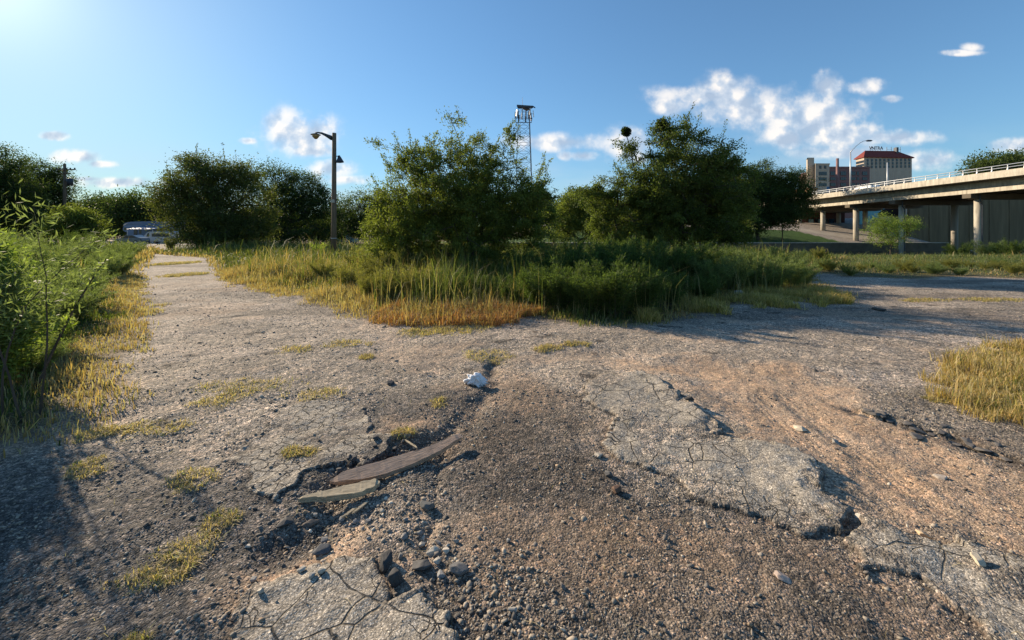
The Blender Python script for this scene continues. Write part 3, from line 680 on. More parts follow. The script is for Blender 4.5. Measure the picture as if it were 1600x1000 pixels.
def ptree(name, label, px, Y, L, nt, lpt, leaf, seed, base_px=None, **kw):
    x = wx(px, Y); b = (x, Y, H1(x, Y) - .02); r = np.random.RandomState(seed)
    return tree(name, label, b, plobes(L, Y, b, kw.pop('dr', .8)), nt, lpt, leaf, r, **kw)

MESQ = (C(.085, .115, .028), C(.17, .20, .048)); OAK = (C(.045, .062, .02), C(.085, .105, .03)); DK = (C(.035, .056, .02), C(.07, .10, .03)); LG = (C(.13, .19, .04), C(.22, .28, .07))
ptree('mesquite_tree', 'large feathery mesquite tree in the middle with wispy shoots on top', 735, 14.0,
      [(690, 290, 90, 60, 1.1), (622, 350, 52, 60, 1.1), (765, 320, 80, 60, 1.2), (640, 405, 75, 50, 1.0), (812, 320, 48, 52, .9), (725, 245, 62, 34, .6), (712, 205, 16, 26, .5), (745, 215, 14, 22, .5), (650, 235, 34, 12, .6), (640, 265, 42, 26, .45), (605, 228, 22, 9, .6), (780, 258, 46, 30, .55), (796, 222, 10, 22, .6), (600, 385, 44, 55, .9), (850, 285, 26, 22, .6), (735, 375, 80, 45, 1.2), (830, 365, 40, 45, .9), (590, 300, 26, 28, .5), (585, 430, 40, 36, .9), (660, 440, 70, 30, .9), (560, 345, 18, 24, .3), (690, 340, 110, 60, 1.2), (850, 340, 24, 50, .6), (780, 400, 60, 34, .8)],
      1250, 150, .078, 11, trunk_r=.13, trunks=((0, 0), (-.28, .15), (.45, .1)), fork=.22, colr=MESQ, spread=.19, wisp=.24, dr=.85)
r7 = ptree('live_oak_tree', 'right hand dark green tree with mistletoe balls in its top', 1062, 19.0,
      [(1075, 245, 68, 42, 1), (1040, 290, 80, 50, 1.1), (1110, 300, 68, 55, 1.1), (970, 275, 40, 22, .6), (1000, 320, 70, 42, 1), (1060, 345, 85, 36, 1.1), (1030, 372, 90, 16, .9), (1120, 372, 50, 16, .9), (1085, 208, 36, 22, .6), (945, 330, 36, 44, .8), (975, 365, 60, 26, .8), (1130, 345, 50, 40, .9), (1145, 260, 22, 26, .4), (1035, 215, 20, 20, .6), (985, 232, 26, 16, .5), (975, 216, 8, 9, .8), (1036, 206, 18, 13, 2.2), (1060, 205, 22, 14, 1.2), (980, 216, 12, 9, 1.6), (930, 300, 26, 20, .4), (1160, 300, 24, 40, .6)],
      900, 160, .105, 12, trunk_r=.22, trunks=((0, 0), (.75, .1)), fork=.28, colr=(C(.055, .08, .022), C(.13, .16, .042)), spread=.27, wisp=.10)
for (mx, my, mr_) in ((978, 206, 6), (1034, 195, 8)):
    r = np.random.RandomState(int(mx)); Yt = 19.0; s = Yt / F; n = 1300; u = r.normal(0, 1, (n, 3)); u /= np.linalg.norm(u, axis=1, keepdims=True); rr_ = mr_ * s
    c = u * (r.rand(n, 1) ** .5) * rr_ * (.65 + .7 * fbm(u[:, 0] * 1.6 + 5, u[:, 2] * 1.6 + u[:, 1] + 5, 2, 3))[:, None]; V, Fq = leaf_quads(c, u, np.full(n, .11), np.full(n, .035), r)
    o = link('mistletoe', mesh_np('mistletoe', V, Fq, M_LEAF, {'col': np.tile(C(.03, .045, .015), (len(V), 1))}), None, (wx(mx, Yt), Yt, wz(my, Yt)))
    tag(o, 'small round mistletoe ball standing clear on the left branch tip' if mx < 1000 else 'larger round mistletoe ball in the top of the right hand tree', 'mistletoe')
    mb = MB(); a_ = (0, 0, -rr_ * .5); b_ = ((wx(990, Yt) - wx(mx, Yt)) if mx < 1000 else .35, 0, wz(262 if mx < 1000 else 240, Yt) - wz(my, Yt)); mb.tube([a_, tuple((np.array(a_) + b_) / 2 + C(.06, 0, 0)), b_], [.02, .025, .03], 5)
    mb.build('twig', M_BARK, o)
far = 'trees along the skyline'
ptree('roadside_tree', 'big rounded tree right of the gravel track, in front of the camper', 335, 45, [(335, 290, 70, 40), (297, 310, 50, 38), (380, 310, 50, 50), (340, 345, 85, 35), (300, 255, 24, 16, .6), (330, 265, 45, 22, .9), (395, 350, 40, 35), (258, 308, 30, 22, .8), (352, 372, 80, 18, 1), (322, 368, 40, 18, 1)], 760, 120, .21, 13, trunk_r=.35, fork=.25, colr=(C(.055, .072, .024), C(.11, .125, .038)), spread=.75, wisp=.05, nside=5)
ptree('roadside_tree', 'dark tree directly behind the big rounded tree by the track', 440, 62, [(425, 290, 50, 36), (470, 310, 50, 38), (440, 345, 70, 35), (400, 268, 24, 16, .7), (505, 335, 40, 40), (470, 282, 22, 14, .6), (450, 370, 90, 18, 1), (495, 305, 26, 24, .7)], 560, 120, .27, 14, trunk_r=.4, colr=DK, spread=1.0)
ptree('roadside_tree', 'low dark tree behind the wooden lamp pole', 540, 70, [(545, 335, 42, 30), (575, 325, 36, 30), (520, 350, 30, 25), (610, 340, 50, 30), (560, 362, 90, 14, 1)], 460, 80, .28, 15, trunk_r=.3, colr=DK, spread=1.0)
ptree('roadside_tree', 'tall dark tree at the far left edge', 5, 44, [(0, 290, 50, 50), (-30, 280, 60, 60), (20, 262, 24, 22, .7), (0, 345, 60, 40), (-60, 330, 60, 50), (20, 330, 50, 40)], 520, 120, .21, 16, trunk_r=.35, colr=DK, spread=.75)
ptree('roadside_tree', 'dark tree around the leaning utility pole at left', 70, 52, [(72, 290, 36, 34), (60, 320, 50, 36), (70, 350, 55, 28), (45, 262, 14, 14, .5), (65, 256, 12, 12, .5), (85, 270, 16, 16, .6), (95, 340, 30, 30), (50, 290, 40, 30)], 520, 120, .22, 17, trunk_r=.35, colr=DK, spread=.65)
ptree('roadside_tree', 'small lighter green tree beside the utility pole', 122, 36, [(115, 345, 30, 22), (140, 350, 22, 20), (95, 355, 24, 20), (118, 330, 18, 10, .6)], 200, 80, .16, 18, trunk_r=.16, colr=MESQ, spread=.45)
ptree('distant_tree', 'distant dark tree left of the camper', 165, 94, [(160, 330, 32, 22), (190, 335, 40, 24), (150, 350, 24, 18)], 260, 55, .55, 19, trunk_r=.4, colr=DK, spread=1.5, group=far)
ptree('distant_tree', 'distant dark tree above the camper roof', 205, 88, [(195, 322, 36, 22), (215, 325, 36, 22), (240, 335, 40, 24), (205, 345, 40, 16)], 260, 55, .55, 20, trunk_r=.4, colr=DK, spread=1.5, group=far)
ptree('distant_tree', 'bushy olive tree in the gap between the two big middle trees', 905, 48, [(905, 330, 40, 34), (880, 350, 30, 28), (940, 345, 36, 36), (915, 308, 20, 14, .6)], 460, 85, .22, 21, trunk_r=.25, colr=MESQ, spread=.6)
ptree('distant_tree', 'dark tree seen low in the gap right of the mesquite', 865, 72, [(870, 340, 36, 34), (840, 330, 40, 34), (800, 335, 60, 34)], 260, 60, .36, 22, trunk_r=.3, colr=DK, spread=1.0)
ptree('riverside_tree', 'very dark spreading tree on the lawn left of the bridge', 1185, 78, [(1185, 300, 46, 36), (1225, 295, 42, 32), (1150, 315, 40, 40), (1195, 262, 18, 12, .6), (1215, 335, 44, 20), (1150, 290, 40, 40, .9), (1245, 318, 28, 26, .9), (1165, 345, 50, 22), (1235, 275, 22, 14, .6), (1255, 300, 14, 22, .6)], 1000, 130, .3, 23, trunk_r=.35, colr=DK, spread=.9)
ptree('riverside_tree', 'dark tree behind the right hand tree by the river', 1110, 82, [(1120, 320, 60, 40), (1060, 330, 60, 36), (1010, 335, 60, 34), (960, 340, 50, 30)], 560, 90, .36, 24, trunk_r=.35, colr=DK, spread=1.1)
ptree('distant_tree', 'green tree rising behind the bridge at far right', 1570, 118, [(1560, 262, 46, 20), (1610, 258, 50, 20), (1520, 270, 22, 10, .8), (1600, 285, 80, 24), (1700, 260, 80, 40), (1560, 300, 80, 20)], 900, 110, .6, 25, trunk_r=.5, colr=(C(.06, .085, .028), C(.09, .12, .04)), spread=1.5)
ptree('willow_bush', 'bright green feathery bush in front of the bridge columns', 1392, 44, [(1380, 350, 22, 16), (1410, 352, 22, 15), (1365, 364, 16, 16, .9), (1392, 372, 26, 16), (1428, 350, 14, 10, .7), (1375, 340, 12, 6, .5)], 240, 60, .11, 26, trunk_r=.07, trunks=((0, 0), (.2, 0), (-.2, 0)), colr=LG, spread=.34, cat='bush')
ptree('lawn_sapling', 'thin young tree standing on the lawn by the river', 1222, 77, [(1222, 335, 9, 8), (1224, 325, 7, 6)], 50, 50, .3, 27, trunk_r=.09, fork=.7, colr=DK, spread=.5)
# tall roadside trees just out of the frame at left (their shade falls on the lower left ground)
ptree('brush_tree', 'dense brush at the left edge whose shade falls on the gravel', -200, 4.2, [(-70, 425, 62, 62), (-90, 490, 90, 80), (-150, 420, 90, 80), (-20, 540, 36, 50), (-220, 450, 100, 90)], 900, 200, .05, 28, trunk_r=.06, colr=LG, spread=.14, cat='bush')

rr0 = np.random.RandomState(55)
far_p = []
for i_, px_ in enumerate(list(range(-260, 1290, 58))):
    Y_ = 125 + rr0.uniform(-12, 25); x_ = wx(px_ + rr0.uniform(-15, 15), Y_); hgt_ = rr0.uniform(.85, 1.2)
    if len(far_p) < 3:
        b_ = (x_, Y_, H1(x_, Y_)); root_ = tree('distant_tree', 'dark tree in the distant row that closes the skyline', b_, [(0, 0, 5, 6, 5, 4, 1), (3, 0, 3, 5, 5, 3, 1), (-3, 1, 3.4, 5, 5, 3.2, 1), (1, 0, 7.5, 3, 3, 2, .7)], 260, 60, .5, np.random.RandomState(900 + i_), trunk_r=.35, colr=DK, spread=1.1, group=far); far_p.append(root_)
    else:
        src = far_p[i_ % 3]; root_ = src.copy(); COL.objects.link(root_); root_.location = (x_, Y_, H1(x_, Y_)); root_.rotation_euler = (0, 0, rr0.rand() * 6.28)
        for ch_ in list(src.children):
            c2_ = ch_.copy(); COL.objects.link(c2_); c2_.parent = root_
        root_.scale = (hgt_ * 1.1, hgt_ * 1.1, hgt_)
# feathery shrubs -------------------------------------------------
def shrub_mesh(seed, h, r, nst, nlf, leaf, colA, colB, lean=.5):
    r_ = np.random.RandomState(seed); segs = []; cs = []; ds = []
    for i in range(nst):
        a = r_.rand() * 6.283; b = C(math.cos(a), math.sin(a), 0) * r_.rand() * r * .25; out = C(math.cos(a), math.sin(a), 0)
        L = h * r_.uniform(.6, 1.08); k = r_.uniform(.2, 1.0) * lean; p = b.copy(); dirn = C(*(out * k * .55)[:2], 1); pts = [p]
        for q in range(6):
            dirn = dirn / np.linalg.norm(dirn); p = p + dirn * L / 6; pts.append(p); dirn = dirn + out * k * .22 + r_.normal(0, .06, 3)
        for q in range(6): segs.append(np.concatenate([pts[q], pts[q + 1], [.008 * h * (1 - q / 7) * .8], [.008 * h * (1 - (q + 1) / 7) * .8]]))
        for q in range(nlf):
            t = r_.uniform(.12, 1) ** .8 * 5.99; j = int(t); pt = pts[j] + (pts[j + 1] - pts[j]) * (t - j); sd_ = r_.normal(0, 1, 3); dv_ = (pts[j + 1] - pts[j]) * 6 / L * .9 + sd_ * .5
            off = abs(r_.normal(0, .11 * h)) * (1.25 - t / 6); sdn = sd_ / np.linalg.norm(sd_); cs.append(pt + sdn * off + C(0, 0, off * .5)); ds.append(dv_)
    V, Fq = tubes_np(segs, 4); mst = mesh_np('stems', V, Fq, M_STEM)
    cs = np.array(cs); n = len(cs); ds = np.array(ds)
    V, Fq = leaf_quads(cs, ds * 1.4, leaf * r_.uniform(.6, 1.4, n), leaf * .16 * r_.uniform(.7, 1.4, n), r_)
    cc = colA + (colB - colA) * r_.rand(n, 1)
    return mst, mesh_np('foliage', V, Fq, M_LEAF, {'col': np.repeat(cc, 4, 0)})
SHR = {'green': [shrub_mesh(100 + i, 1.0, .5, 34, 420, .055, C(.11, .15, .06), C(.18, .22, .09), .75) for i in range(3)],
       'dark': [shrub_mesh(110 + i, 1.0, .5, 34, 420, .055, C(.045, .075, .025), C(.10, .14, .04), .8) for i in range(3)],
       'olive': [shrub_mesh(120 + i, 1.0, .5, 28, 360, .055, C(.13, .14, .04), C(.22, .21, .07), .6) for i in range(2)],
       'bright': [shrub_mesh(130, 1.0, .5, 14, 120, .11, C(.26, .34, .05), C(.34, .42, .08), .6)]}
rs = np.random.RandomState(77)
def shrub(kind, x, y, h, label, group=None, wide=1.0, name='feathery_shrub'):
    p = SHR[kind][rs.randint(len(SHR[kind]))]
    e_ = empty(name, (x, y, H1(x, y) - .03), label, 'shrub', group, rs.rand() * 6.28); e_.scale = (h * wide, h * wide, h)
    link('stems', p[0], e_); link('foliage', p[1], e_); return e_
GL = 'feathery shrubs on the left bank'; LL = 'feathery green shrub in the crowded bank left of the gravel track'
edge = [(3.3, -3.9), (4.4, -4.3), (5.9, -5.7), (9, -8.4), (16, -15), (30, -27)]
def edgex(y): return float(np.interp(y, [e[0] for e in edge], [e[1] for e in edge]))
for y_, offs in ((4.3, (1.0, 2.0)), (5.2, (.9, 1.9)), (6.2, (1.2, 2.3, 3.5)), (7.4, (1.1, 2.2, 3.6, 5)), (9, (1.0, 2.3, 3.8, 5.6)), (11, (1.0, 2.6, 4.4, 6.4)), (13.5, (.9, 2.6, 4.6, 7)), (16.5, (.9, 3, 5.4, 8)), (20, (1.0, 3.2, 6, 9)), (24, (.9, 3.6, 7, 10)), (28, (.8, 4, 8))):
    for o_ in offs:
        yy_ = y_ + rs.uniform(-.4, .4); shrub('green' if rs.rand() < .7 else 'dark', edgex(yy_) - o_ * 1.0 + rs.uniform(-.2, .2), yy_, min(.50 + .22 * min(o_, 5) + .012 * yy_, 1.5 + .008 * yy_) * (.7 if yy_ < 5.6 else 1) * rs.uniform(.8, 1.15), LL, GL, 1.15)
for (px, py, h, kd, lb) in ((70, 560, .62, 'bright', 'bright yellow green plant in front of the left shrub bank'),
                            (190, 432, 1.05, 'green', 'dense green shrub at the track edge, last before the bend'),
                                                        (-60, 620, 1.45, 'green', 'tall feathery bush cut by the left edge of the photo')):
    x_, y_ = gp(px, py); shrub(kd, x_, y_, h, lb, None, 1.0)
GC = 'dark feathery shrubs of the middle thicket'; LC = 'dark green feathery shrub in the thicket between the mesquite and the right hand tree'
for (px, py, h) in ((840, 482, 1.0), (880, 486, 1.15), (925, 492, 1.15), (960, 494, 1.25), (1000, 488, 1.1), (1045, 478, .9), (880, 460, 1.7), (930, 462, 1.85), (975, 460, 1.9), (1020, 458, 1.75), (1060, 455, 1.6), (1100, 452, 1.4), (850, 455, 1.4), (1095, 470, .8), (900, 440, 2.0), (960, 438, 2.1), (1020, 436, 2.1)):
    x_, y_ = gp(px + rs.uniform(-6, 6), py); shrub('dark', x_, y_, min(h, 1.5 + .25 * rs.rand()) * .92, LC, GC, 1.15)
GR = 'green shrubs at the right tip of the thicket'; LR = 'mid green shrub at the right tip of the thicket, in front of the river'
for (px, py, h) in ((1110, 460, 1.15), (1140, 456, 1.25), (1175, 455, 1.2), (1205, 454, 1.1), (1235, 452, 1.0), (1255, 448, .8), (1150, 440, 1.6), (1190, 436, 1.3), (1225, 438, 1.2)):
    x_, y_ = gp(px, py); shrub('green' if h < 1.5 else 'dark', x_, y_, min(h, 1.25) * .95, LR, GR, 1.1)
GM_ = 'olive shrubs below the mesquite'; LM_ = 'olive green weedy shrub at the foot of the mesquite'
for (px, py, h) in ((575, 470, .9), (610, 472, 1.1), (650, 470, 1.15), (690, 468, 1.0), (730, 472, .9), (770, 470, .8), (545, 455, 1.0), (585, 448, 1.4), (630, 446, 1.4), (800, 476, .8), (505, 440, 1.0), (620, 432, 1.5), (560, 430, 1.3)):
    x_, y_ = gp(px, py); shrub('olive' if px < 660 else 'dark', x_, y_, h * .85, LM_, GM_, 1.1)
for (px, Y_, h, kd, lb) in ((497, 29, 1.05, 'bright', 'bright green weed clump just left of the wooden lamp pole'), (1280, 24.5, .9, 'olive', 'pale low weed at the start of the far verge'), (1500, 40, 2.0, 'dark', 'leafy bush between the two tall bridge columns'),
                            (1580, 38, 2.0, 'dark', 'dark bush at the right edge below the bridge'), (1545, 41, 2.4, 'green', 'green bush beside the tallest bridge column'), (265, 40, 1.3, 'olive', 'olive weed clump under the big rounded tree by the track'), (395, 40, 1.1, 'olive', 'olive weed clump at the bend of the track')):
    x_ = wx(px, Y_); shrub(kd, x_, Y_, h, lb)
GV = 'pale weeds on the far verge'; LV = 'pale olive weed clump on the verge beyond the right hand track'
for i_ in range(26):
    x_, y_ = gp(1275 + 330 * (i_ + rs.rand()) / 26 * 1.25, 417 + 14 * rs.rand()); shrub('olive' if rs.rand() < .5 else 'green', x_, y_, rs.uniform(.28, .6), LV, GV, 1.5)
# leaning bare shoot on the left
mb = MB(); a = C(*gp(55, 610), .0); tip_ = C(wx(166, 4.3), 4.3, wz(405, 4.3)); pts = [tuple(a + (tip_ - a) * t + C(0, 0, .10 * math.sin(t * 3.1))) for t in np.linspace(0, 1, 9)]
sh = empty('thorny_shoot', (0, 0, 0), 'single thin shoot leaning right over the dry grass at left', 'twig')
mb.tube(pts, [.014 - .0012 * i for i in range(9)], 6).build('stem', M_BARK, sh)
r_ = np.random.RandomState(5); tt = r_.uniform(.35, 1, 150); cc_ = np.array([a + (tip_ - a) * t + C(0, 0, .10 * math.sin(t * 3.1)) for t in tt]) + r_.normal(0, .03, (150, 3))
V, Fq = leaf_quads(cc_, r_.normal(0, 1, (150, 3)), np.full(150, .055), np.full(150, .018), r_)
link('leaves', mesh_np('leaves', V, Fq, M_LEAF, {'col': np.tile(C(.2, .25, .09), (len(V), 1))}), sh)
# the tall thin stems of the left sapling
sp_ = empty('young_sapling', (*gp(20, 660), 0), 'slim multi stemmed sapling in front of the shrubs at the left edge', 'tree')
segs = []; cs = []; ds = []
for i in range(5):
    a = r_.uniform(-.5, .25); p = C(r_.uniform(-.2, .15), r_.uniform(-.1, .2), 0); d_ = C(a * .5, r_.uniform(-.2, .2), 1)
    for q in range(9):
        d_ = d_ / np.linalg.norm(d_); p2 = p + d_ * .21; segs.append(np.concatenate([p, p2, [.010 - q * .001], [.009 - q * .001]])); d_ = d_ + r_.normal(0, .09, 3)
        if q > 3:
            for _ in range(70): cs.append(p + (p2 - p) * r_.rand() + r_.normal(0, .085, 3)); ds.append(d_ + r_.normal(0, .6, 3) - C(0, 0, .3))
        p = p2
V, Fq = tubes_np(segs, 5); link('stems', mesh_np('stems', V, Fq, M_BARK), sp_)
cs = np.array(cs); V, Fq = leaf_quads(cs, np.array(ds), np.full(len(cs), .07), np.full(len(cs), .012), r_)
link('foliage', mesh_np('foliage', V, Fq, M_LEAF, {'col': np.tile(C(.15, .19, .085), (len(V), 1))}), sp_)
# ------------------------------------------------------------------ river and far bank
M_WATER = bpy.data.materials.new('water'); M_WATER.use_nodes = True; t = NT(M_WATER.node_tree); b = t.n['Principled BSDF']
b.inputs['Base Color'].default_value = (.02, .028, .02, 1); b.inputs['Roughness'].default_value = .06; b.inputs['IOR'].default_value = 1.33
bb = t.node('ShaderNodeBump', ins={'Strength': .25, 'Distance': .05, 'Height': t.noise(t.node('ShaderNodeNewGeometry').outputs['Position'], 1.2, 3, .5)}); t.l.new(bb.outputs[0], b.inputs['Normal'])
mb = MB(); mb.add([(-6, 40, -1.5), (200, 40, -1.5), (200, 76, -1.5), (-6, 76, -1.5)], [(0, 1, 2, 3)])
tag(mb.build('river_water', M_WATER), 'narrow dark river channel', kind='structure')
qw = MB().box(-8, 79.5, 74.6, 75.6, -3.2, -.02).build('quay_wall', mat('stained_shaded_quay', (.12, .10, .07), .8, .8, .3)); tag(qw, 'low dark concrete quay wall with a pale coping along the far side of the river', 'wall')  # face colour holds both staining and the shade on the wall
MB().box(-8, 79.5, 74.5, 76.6, -.017, .10).build('coping', M_CONC, qw)
M_PATH = mat('pale_path', (.42, .37, .31), .9, .8, .2)
def strip(name, pts, w, m, label, dz=.03):
    vs = []; fs = []
    N_ = 40; P_ = np.array(pts, float); tt = np.linspace(0, len(P_) - 1, N_); X_ = np.interp(tt, range(len(P_)), P_[:, 0]); Y_ = np.interp(tt, range(len(P_)), P_[:, 1])
    for i in range(N_):
        j = min(i + 1, N_ - 1); k = max(i - 1, 0); dx, dy = X_[j] - X_[k], Y_[j] - Y_[k]; l = math.hypot(dx, dy); nx_, ny_ = -dy / l * w / 2, dx / l * w / 2
        for s_ in (-1, 0, 1): vs.append((X_[i] + nx_ * s_, Y_[i] + ny_ * s_, 0))
    zs = Hat([v[0] for v in vs], [v[1] for v in vs]) + dz; vs = [(v[0], v[1], z) for v, z in zip(vs, zs)]
    for i in range(N_ - 1):
        for s_ in (0, 1): a_ = i * 3 + s_; fs.append((a_, a_ + 1, a_ + 4, a_ + 3))
    mb = MB(); mb.add(vs, fs); return tag(mb.build(name, m), label, kind='structure')
strip('path', [(30, 92), (60, 86.5), (66, 80), (76, 78)], 3.2, M_PATH, 'pale footpath across the bank')
# ------------------------------------------------------------------ bridge
br = empty('overpass_bridge', (61.5, 60, 0), 'long concrete road bridge on round columns crossing the river at right', 'bridge')
bx0, by0 = 61.5, 60
YA, YB = 22 - by0, 135 - by0
M_DECK = mat('shaded_concrete', (.13, .11, .085), .92, .6, .28, stretch=(1, .3, 1))  # darker copy of the concrete, underside shade put into its colour
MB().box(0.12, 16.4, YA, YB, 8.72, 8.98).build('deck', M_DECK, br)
p = MB(); p.prism([(0, 8.74), (.34, 8.74), (.30, 9.2), (.26, 9.62), (.04, 9.62), (0, 9.2)], YA, YB); p.build('parapet', M_CONC, br)
p = MB(); p.prism([(16.2, 8.74), (16.54, 8.74), (16.54, 9.62), (16.28, 9.62)], YA, YB); p.build('parapet', M_CONC, br)
caps = [34.5, 45.8, 57.1, 68.3, 77.4, 85.6, 92.6, 100, 108, 118, 128]
for gi in range(6):
    gxx = 1.9 + gi * 2.6
    for a_, c_ in zip([YA + by0] + caps, caps + [YB + by0]):
        m_ = MB(); w_ = .28
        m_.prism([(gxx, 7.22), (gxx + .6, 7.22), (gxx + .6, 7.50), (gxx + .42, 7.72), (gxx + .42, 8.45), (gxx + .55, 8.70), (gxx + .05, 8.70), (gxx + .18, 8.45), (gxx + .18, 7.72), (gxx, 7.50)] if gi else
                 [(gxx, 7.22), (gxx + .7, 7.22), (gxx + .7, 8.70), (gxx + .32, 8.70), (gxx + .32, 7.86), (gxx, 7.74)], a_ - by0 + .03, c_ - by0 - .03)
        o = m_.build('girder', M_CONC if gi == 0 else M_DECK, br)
for cy in caps:
    y_ = cy - by0
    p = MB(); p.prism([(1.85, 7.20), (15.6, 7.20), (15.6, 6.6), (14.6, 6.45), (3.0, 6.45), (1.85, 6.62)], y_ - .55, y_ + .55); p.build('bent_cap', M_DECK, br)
    MB().tube([(2.9, y_ - .75, 7.1), (2.9, y_ - .75, 6.2), (3.5, y_ - .50, 5.7), (3.5, y_ - .50, H1(bx0 + 3.5, cy) - .3)], .075, 8).build('drain_pipe', M_DARKM, br)
    for cx in (3.5, 12.3):
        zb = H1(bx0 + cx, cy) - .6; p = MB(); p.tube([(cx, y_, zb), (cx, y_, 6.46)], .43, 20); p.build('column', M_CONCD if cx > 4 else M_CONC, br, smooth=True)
rl = MB(); rl.tube([(.15, YA, 10.28), (.15, YB, 10.28)], .055, 8); rl.tube([(.15, YA, 9.95), (.15, YB, 9.95)], .05, 8); rlo = rl.build('railing', M_STEEL, br, smooth=True)
y_ = YA + .4
pst = None
while y_ < YB - 1 and y_ < 100 - by0 + 12:
    if pst is None:
        p = MB(); p.prism([(.08, 9.63), (.26, 9.63), (.22, 9.9), (.18, 10.3), (.12, 10.3), (.16, 9.9)], -.04, .04); pst = p.build('post', M_STEEL, rlo)
        pst.location = (0, y_, 0)
    else:
        q = pst.copy(); COL.objects.link(q); q.parent = rlo; q.location = (0, y_, 0)
    y_ += 1.68
# under the bridge
M_WALLP = mat('dark_board_concrete', (.19, .135, .075), .92, .5, .3, stretch=(2.5, 1, .2))  # grey wall given a dark brown base that carries the bridge's shade
wl = empty('retaining_wall', (104, 88, 0), 'tall grey concrete wall in the shade under the bridge at right', 'wall')
for i in range(12):
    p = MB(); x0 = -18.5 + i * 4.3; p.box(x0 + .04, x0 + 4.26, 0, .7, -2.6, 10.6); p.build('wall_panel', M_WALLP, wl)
p = MB(); 
for i in range(12): p.box(-18.5 + i * 4.3 - .22, -18.5 + i * 4.3 + .22, -.12, -.003, -2.6, 10.6)
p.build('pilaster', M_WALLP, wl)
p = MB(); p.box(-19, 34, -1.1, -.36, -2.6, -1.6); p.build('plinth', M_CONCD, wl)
M_MUR = mat('mural_teal', (.24, .52, .56), .85, .5, .15)
mu = empty('mural_wall', (81.3, 91, 0), 'turquoise painted wall under the bridge with a black curved shape', 'wall')
MB().box(-4.1, 5.2, 0, .6, .2, 9.4).build('painted_wall', M_MUR, mu)
p = MB(); p.prism([(-.1, 6.2), (1.0, 7.0), (2.4, 7.6), (5.1, 7.9), (5.1, 3.8), (3.9, 4.9), (2.0, 5.2), (.9, 4.2), (-.5, 3.2), (-1.6, 2.9), (-.3, 3.9), (.9, 5.1), (.2, 5.4)], -.012, -.002); p.build('painted_shape', mat('mural_black', (.012, .014, .018), .8), mu)
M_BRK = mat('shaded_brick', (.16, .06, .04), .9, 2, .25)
sf = empty('brick_storefront', (73, 96, 0), 'low dark red brick front under the bridge behind the second column', 'building')
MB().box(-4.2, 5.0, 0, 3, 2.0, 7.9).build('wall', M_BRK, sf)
for i in range(5): f_ = MB().box(-3.6 + i * 1.6, -2.3 + i * 1.6, -.05, -.003, 2.6, 5.2).build('window', M_DARKM, sf); MB().box(-3.5 + i * 1.6, -2.4 + i * 1.6, -.07, -.052, 2.7, 5.1).build('pane', M_GLASS, f_)
p = MB(); p.box(-6, 5.2, -2.2, -.1, 1.6, 2.05); p.build('step', M_CONC, sf)
pl = empty('pale_wall_building', (84, 128, 0), 'low pale building behind the lawn, left end of the bridge', 'building')
MB().box(-12, 0, 0, 8, 4, 9.6).build('wall', mat('pale_stucco', (.33, .30, .27), .9, 1, .15), pl)
for i in range(3): MB().box(-10.6 + i * 3.6, -8.6 + i * 3.6, -.06, -.003, 6.3, 8.3).build('window', M_GLASS, pl)
# bridge lamps
def cobra(name, x, y, zb, h, arm, label, dirv):
    e_ = empty(name, (x, y, zb), label, 'street lamp')
    MB().tube([(0, 0, 0), (0, 0, h * .5), (0, 0, h)], [.14, .12, .09], 10).build('pole', M_STEEL, e_, smooth=True)
    MB().box(-.22, .22, -.22, .22, -.05, .12).build('base_plate', M_STEEL, e_)
    dx, dy = dirv; pts = [(dx * arm * t, dy * arm * t, h + 2.1 * math.sin(t * math.pi / 2) ** 1.0) for t in (0, .15, .35, .6, .8, 1)]
    MB().tube(pts, [.07, .065, .06, .055, .05, .05], 8).build('arm', M_STEEL, e_, smooth=True)
    hx, hy, hz = pts[-1]; p = MB(); p.prism([(-.1, hz - .10), (.15, hz - .18), (.75, hz - .16), (.95, hz - .04), (.7, hz + .08), (0, hz + .10)], -.16, .16)
    o = p.build('lamp_head', M_DARKM, e_, bevel=.02); o.location = (hx, hy, 0); o.rotation_euler = (0, 0, math.atan2(dy, dx)); return e_
cobra('street_lamp', 61.9, 74.9, 9.64, 7.0, 3.0, 'tall pale street lamp with a curved arm on the near edge of the bridge', (1, 0))
lp2 = empty('lamp_post', (77.9, 85, 9.64), 'plain slim post on the far edge of the bridge, in front of the hotel', 'post')
MB().tube([(0, 0, 0), (0, 0, wz(254, 85) - 9.64)], [.15, .10], 10).build('pole', M_STEEL, lp2, smooth=True); MB().box(-.22, .22, -.22, .22, -.05, .12).build('base_plate', M_STEEL, lp2)
vn = empty('white_van', (72, 83.5, 8.98), 'white van roof showing over the bridge railing', 'van', None, 1.57)
p = MB(); p.prism([(-2.4, .35), (2.3, .35), (2.5, .9), (2.1, 1.3), (1.5, 2.2), (1.0, 2.4), (-2.2, 2.4), (-2.4, 2.1)], -.95, .95); p.build('body', mat('van_white', (.75, .75, .74), .35, spec=.5), vn, bevel=.07)
MB().box(-2.0, 1.0, -.97, -.953, 1.4, 2.0).build('side_window', M_GLASS, vn)
for x_ in (-1.5, 1.6):
    for s_ in (-.9, .72): MB().tube([(x_, s_, .34), (x_, s_ + .18, .34)], .34, 16).build('wheel', M_TYRE, vn)
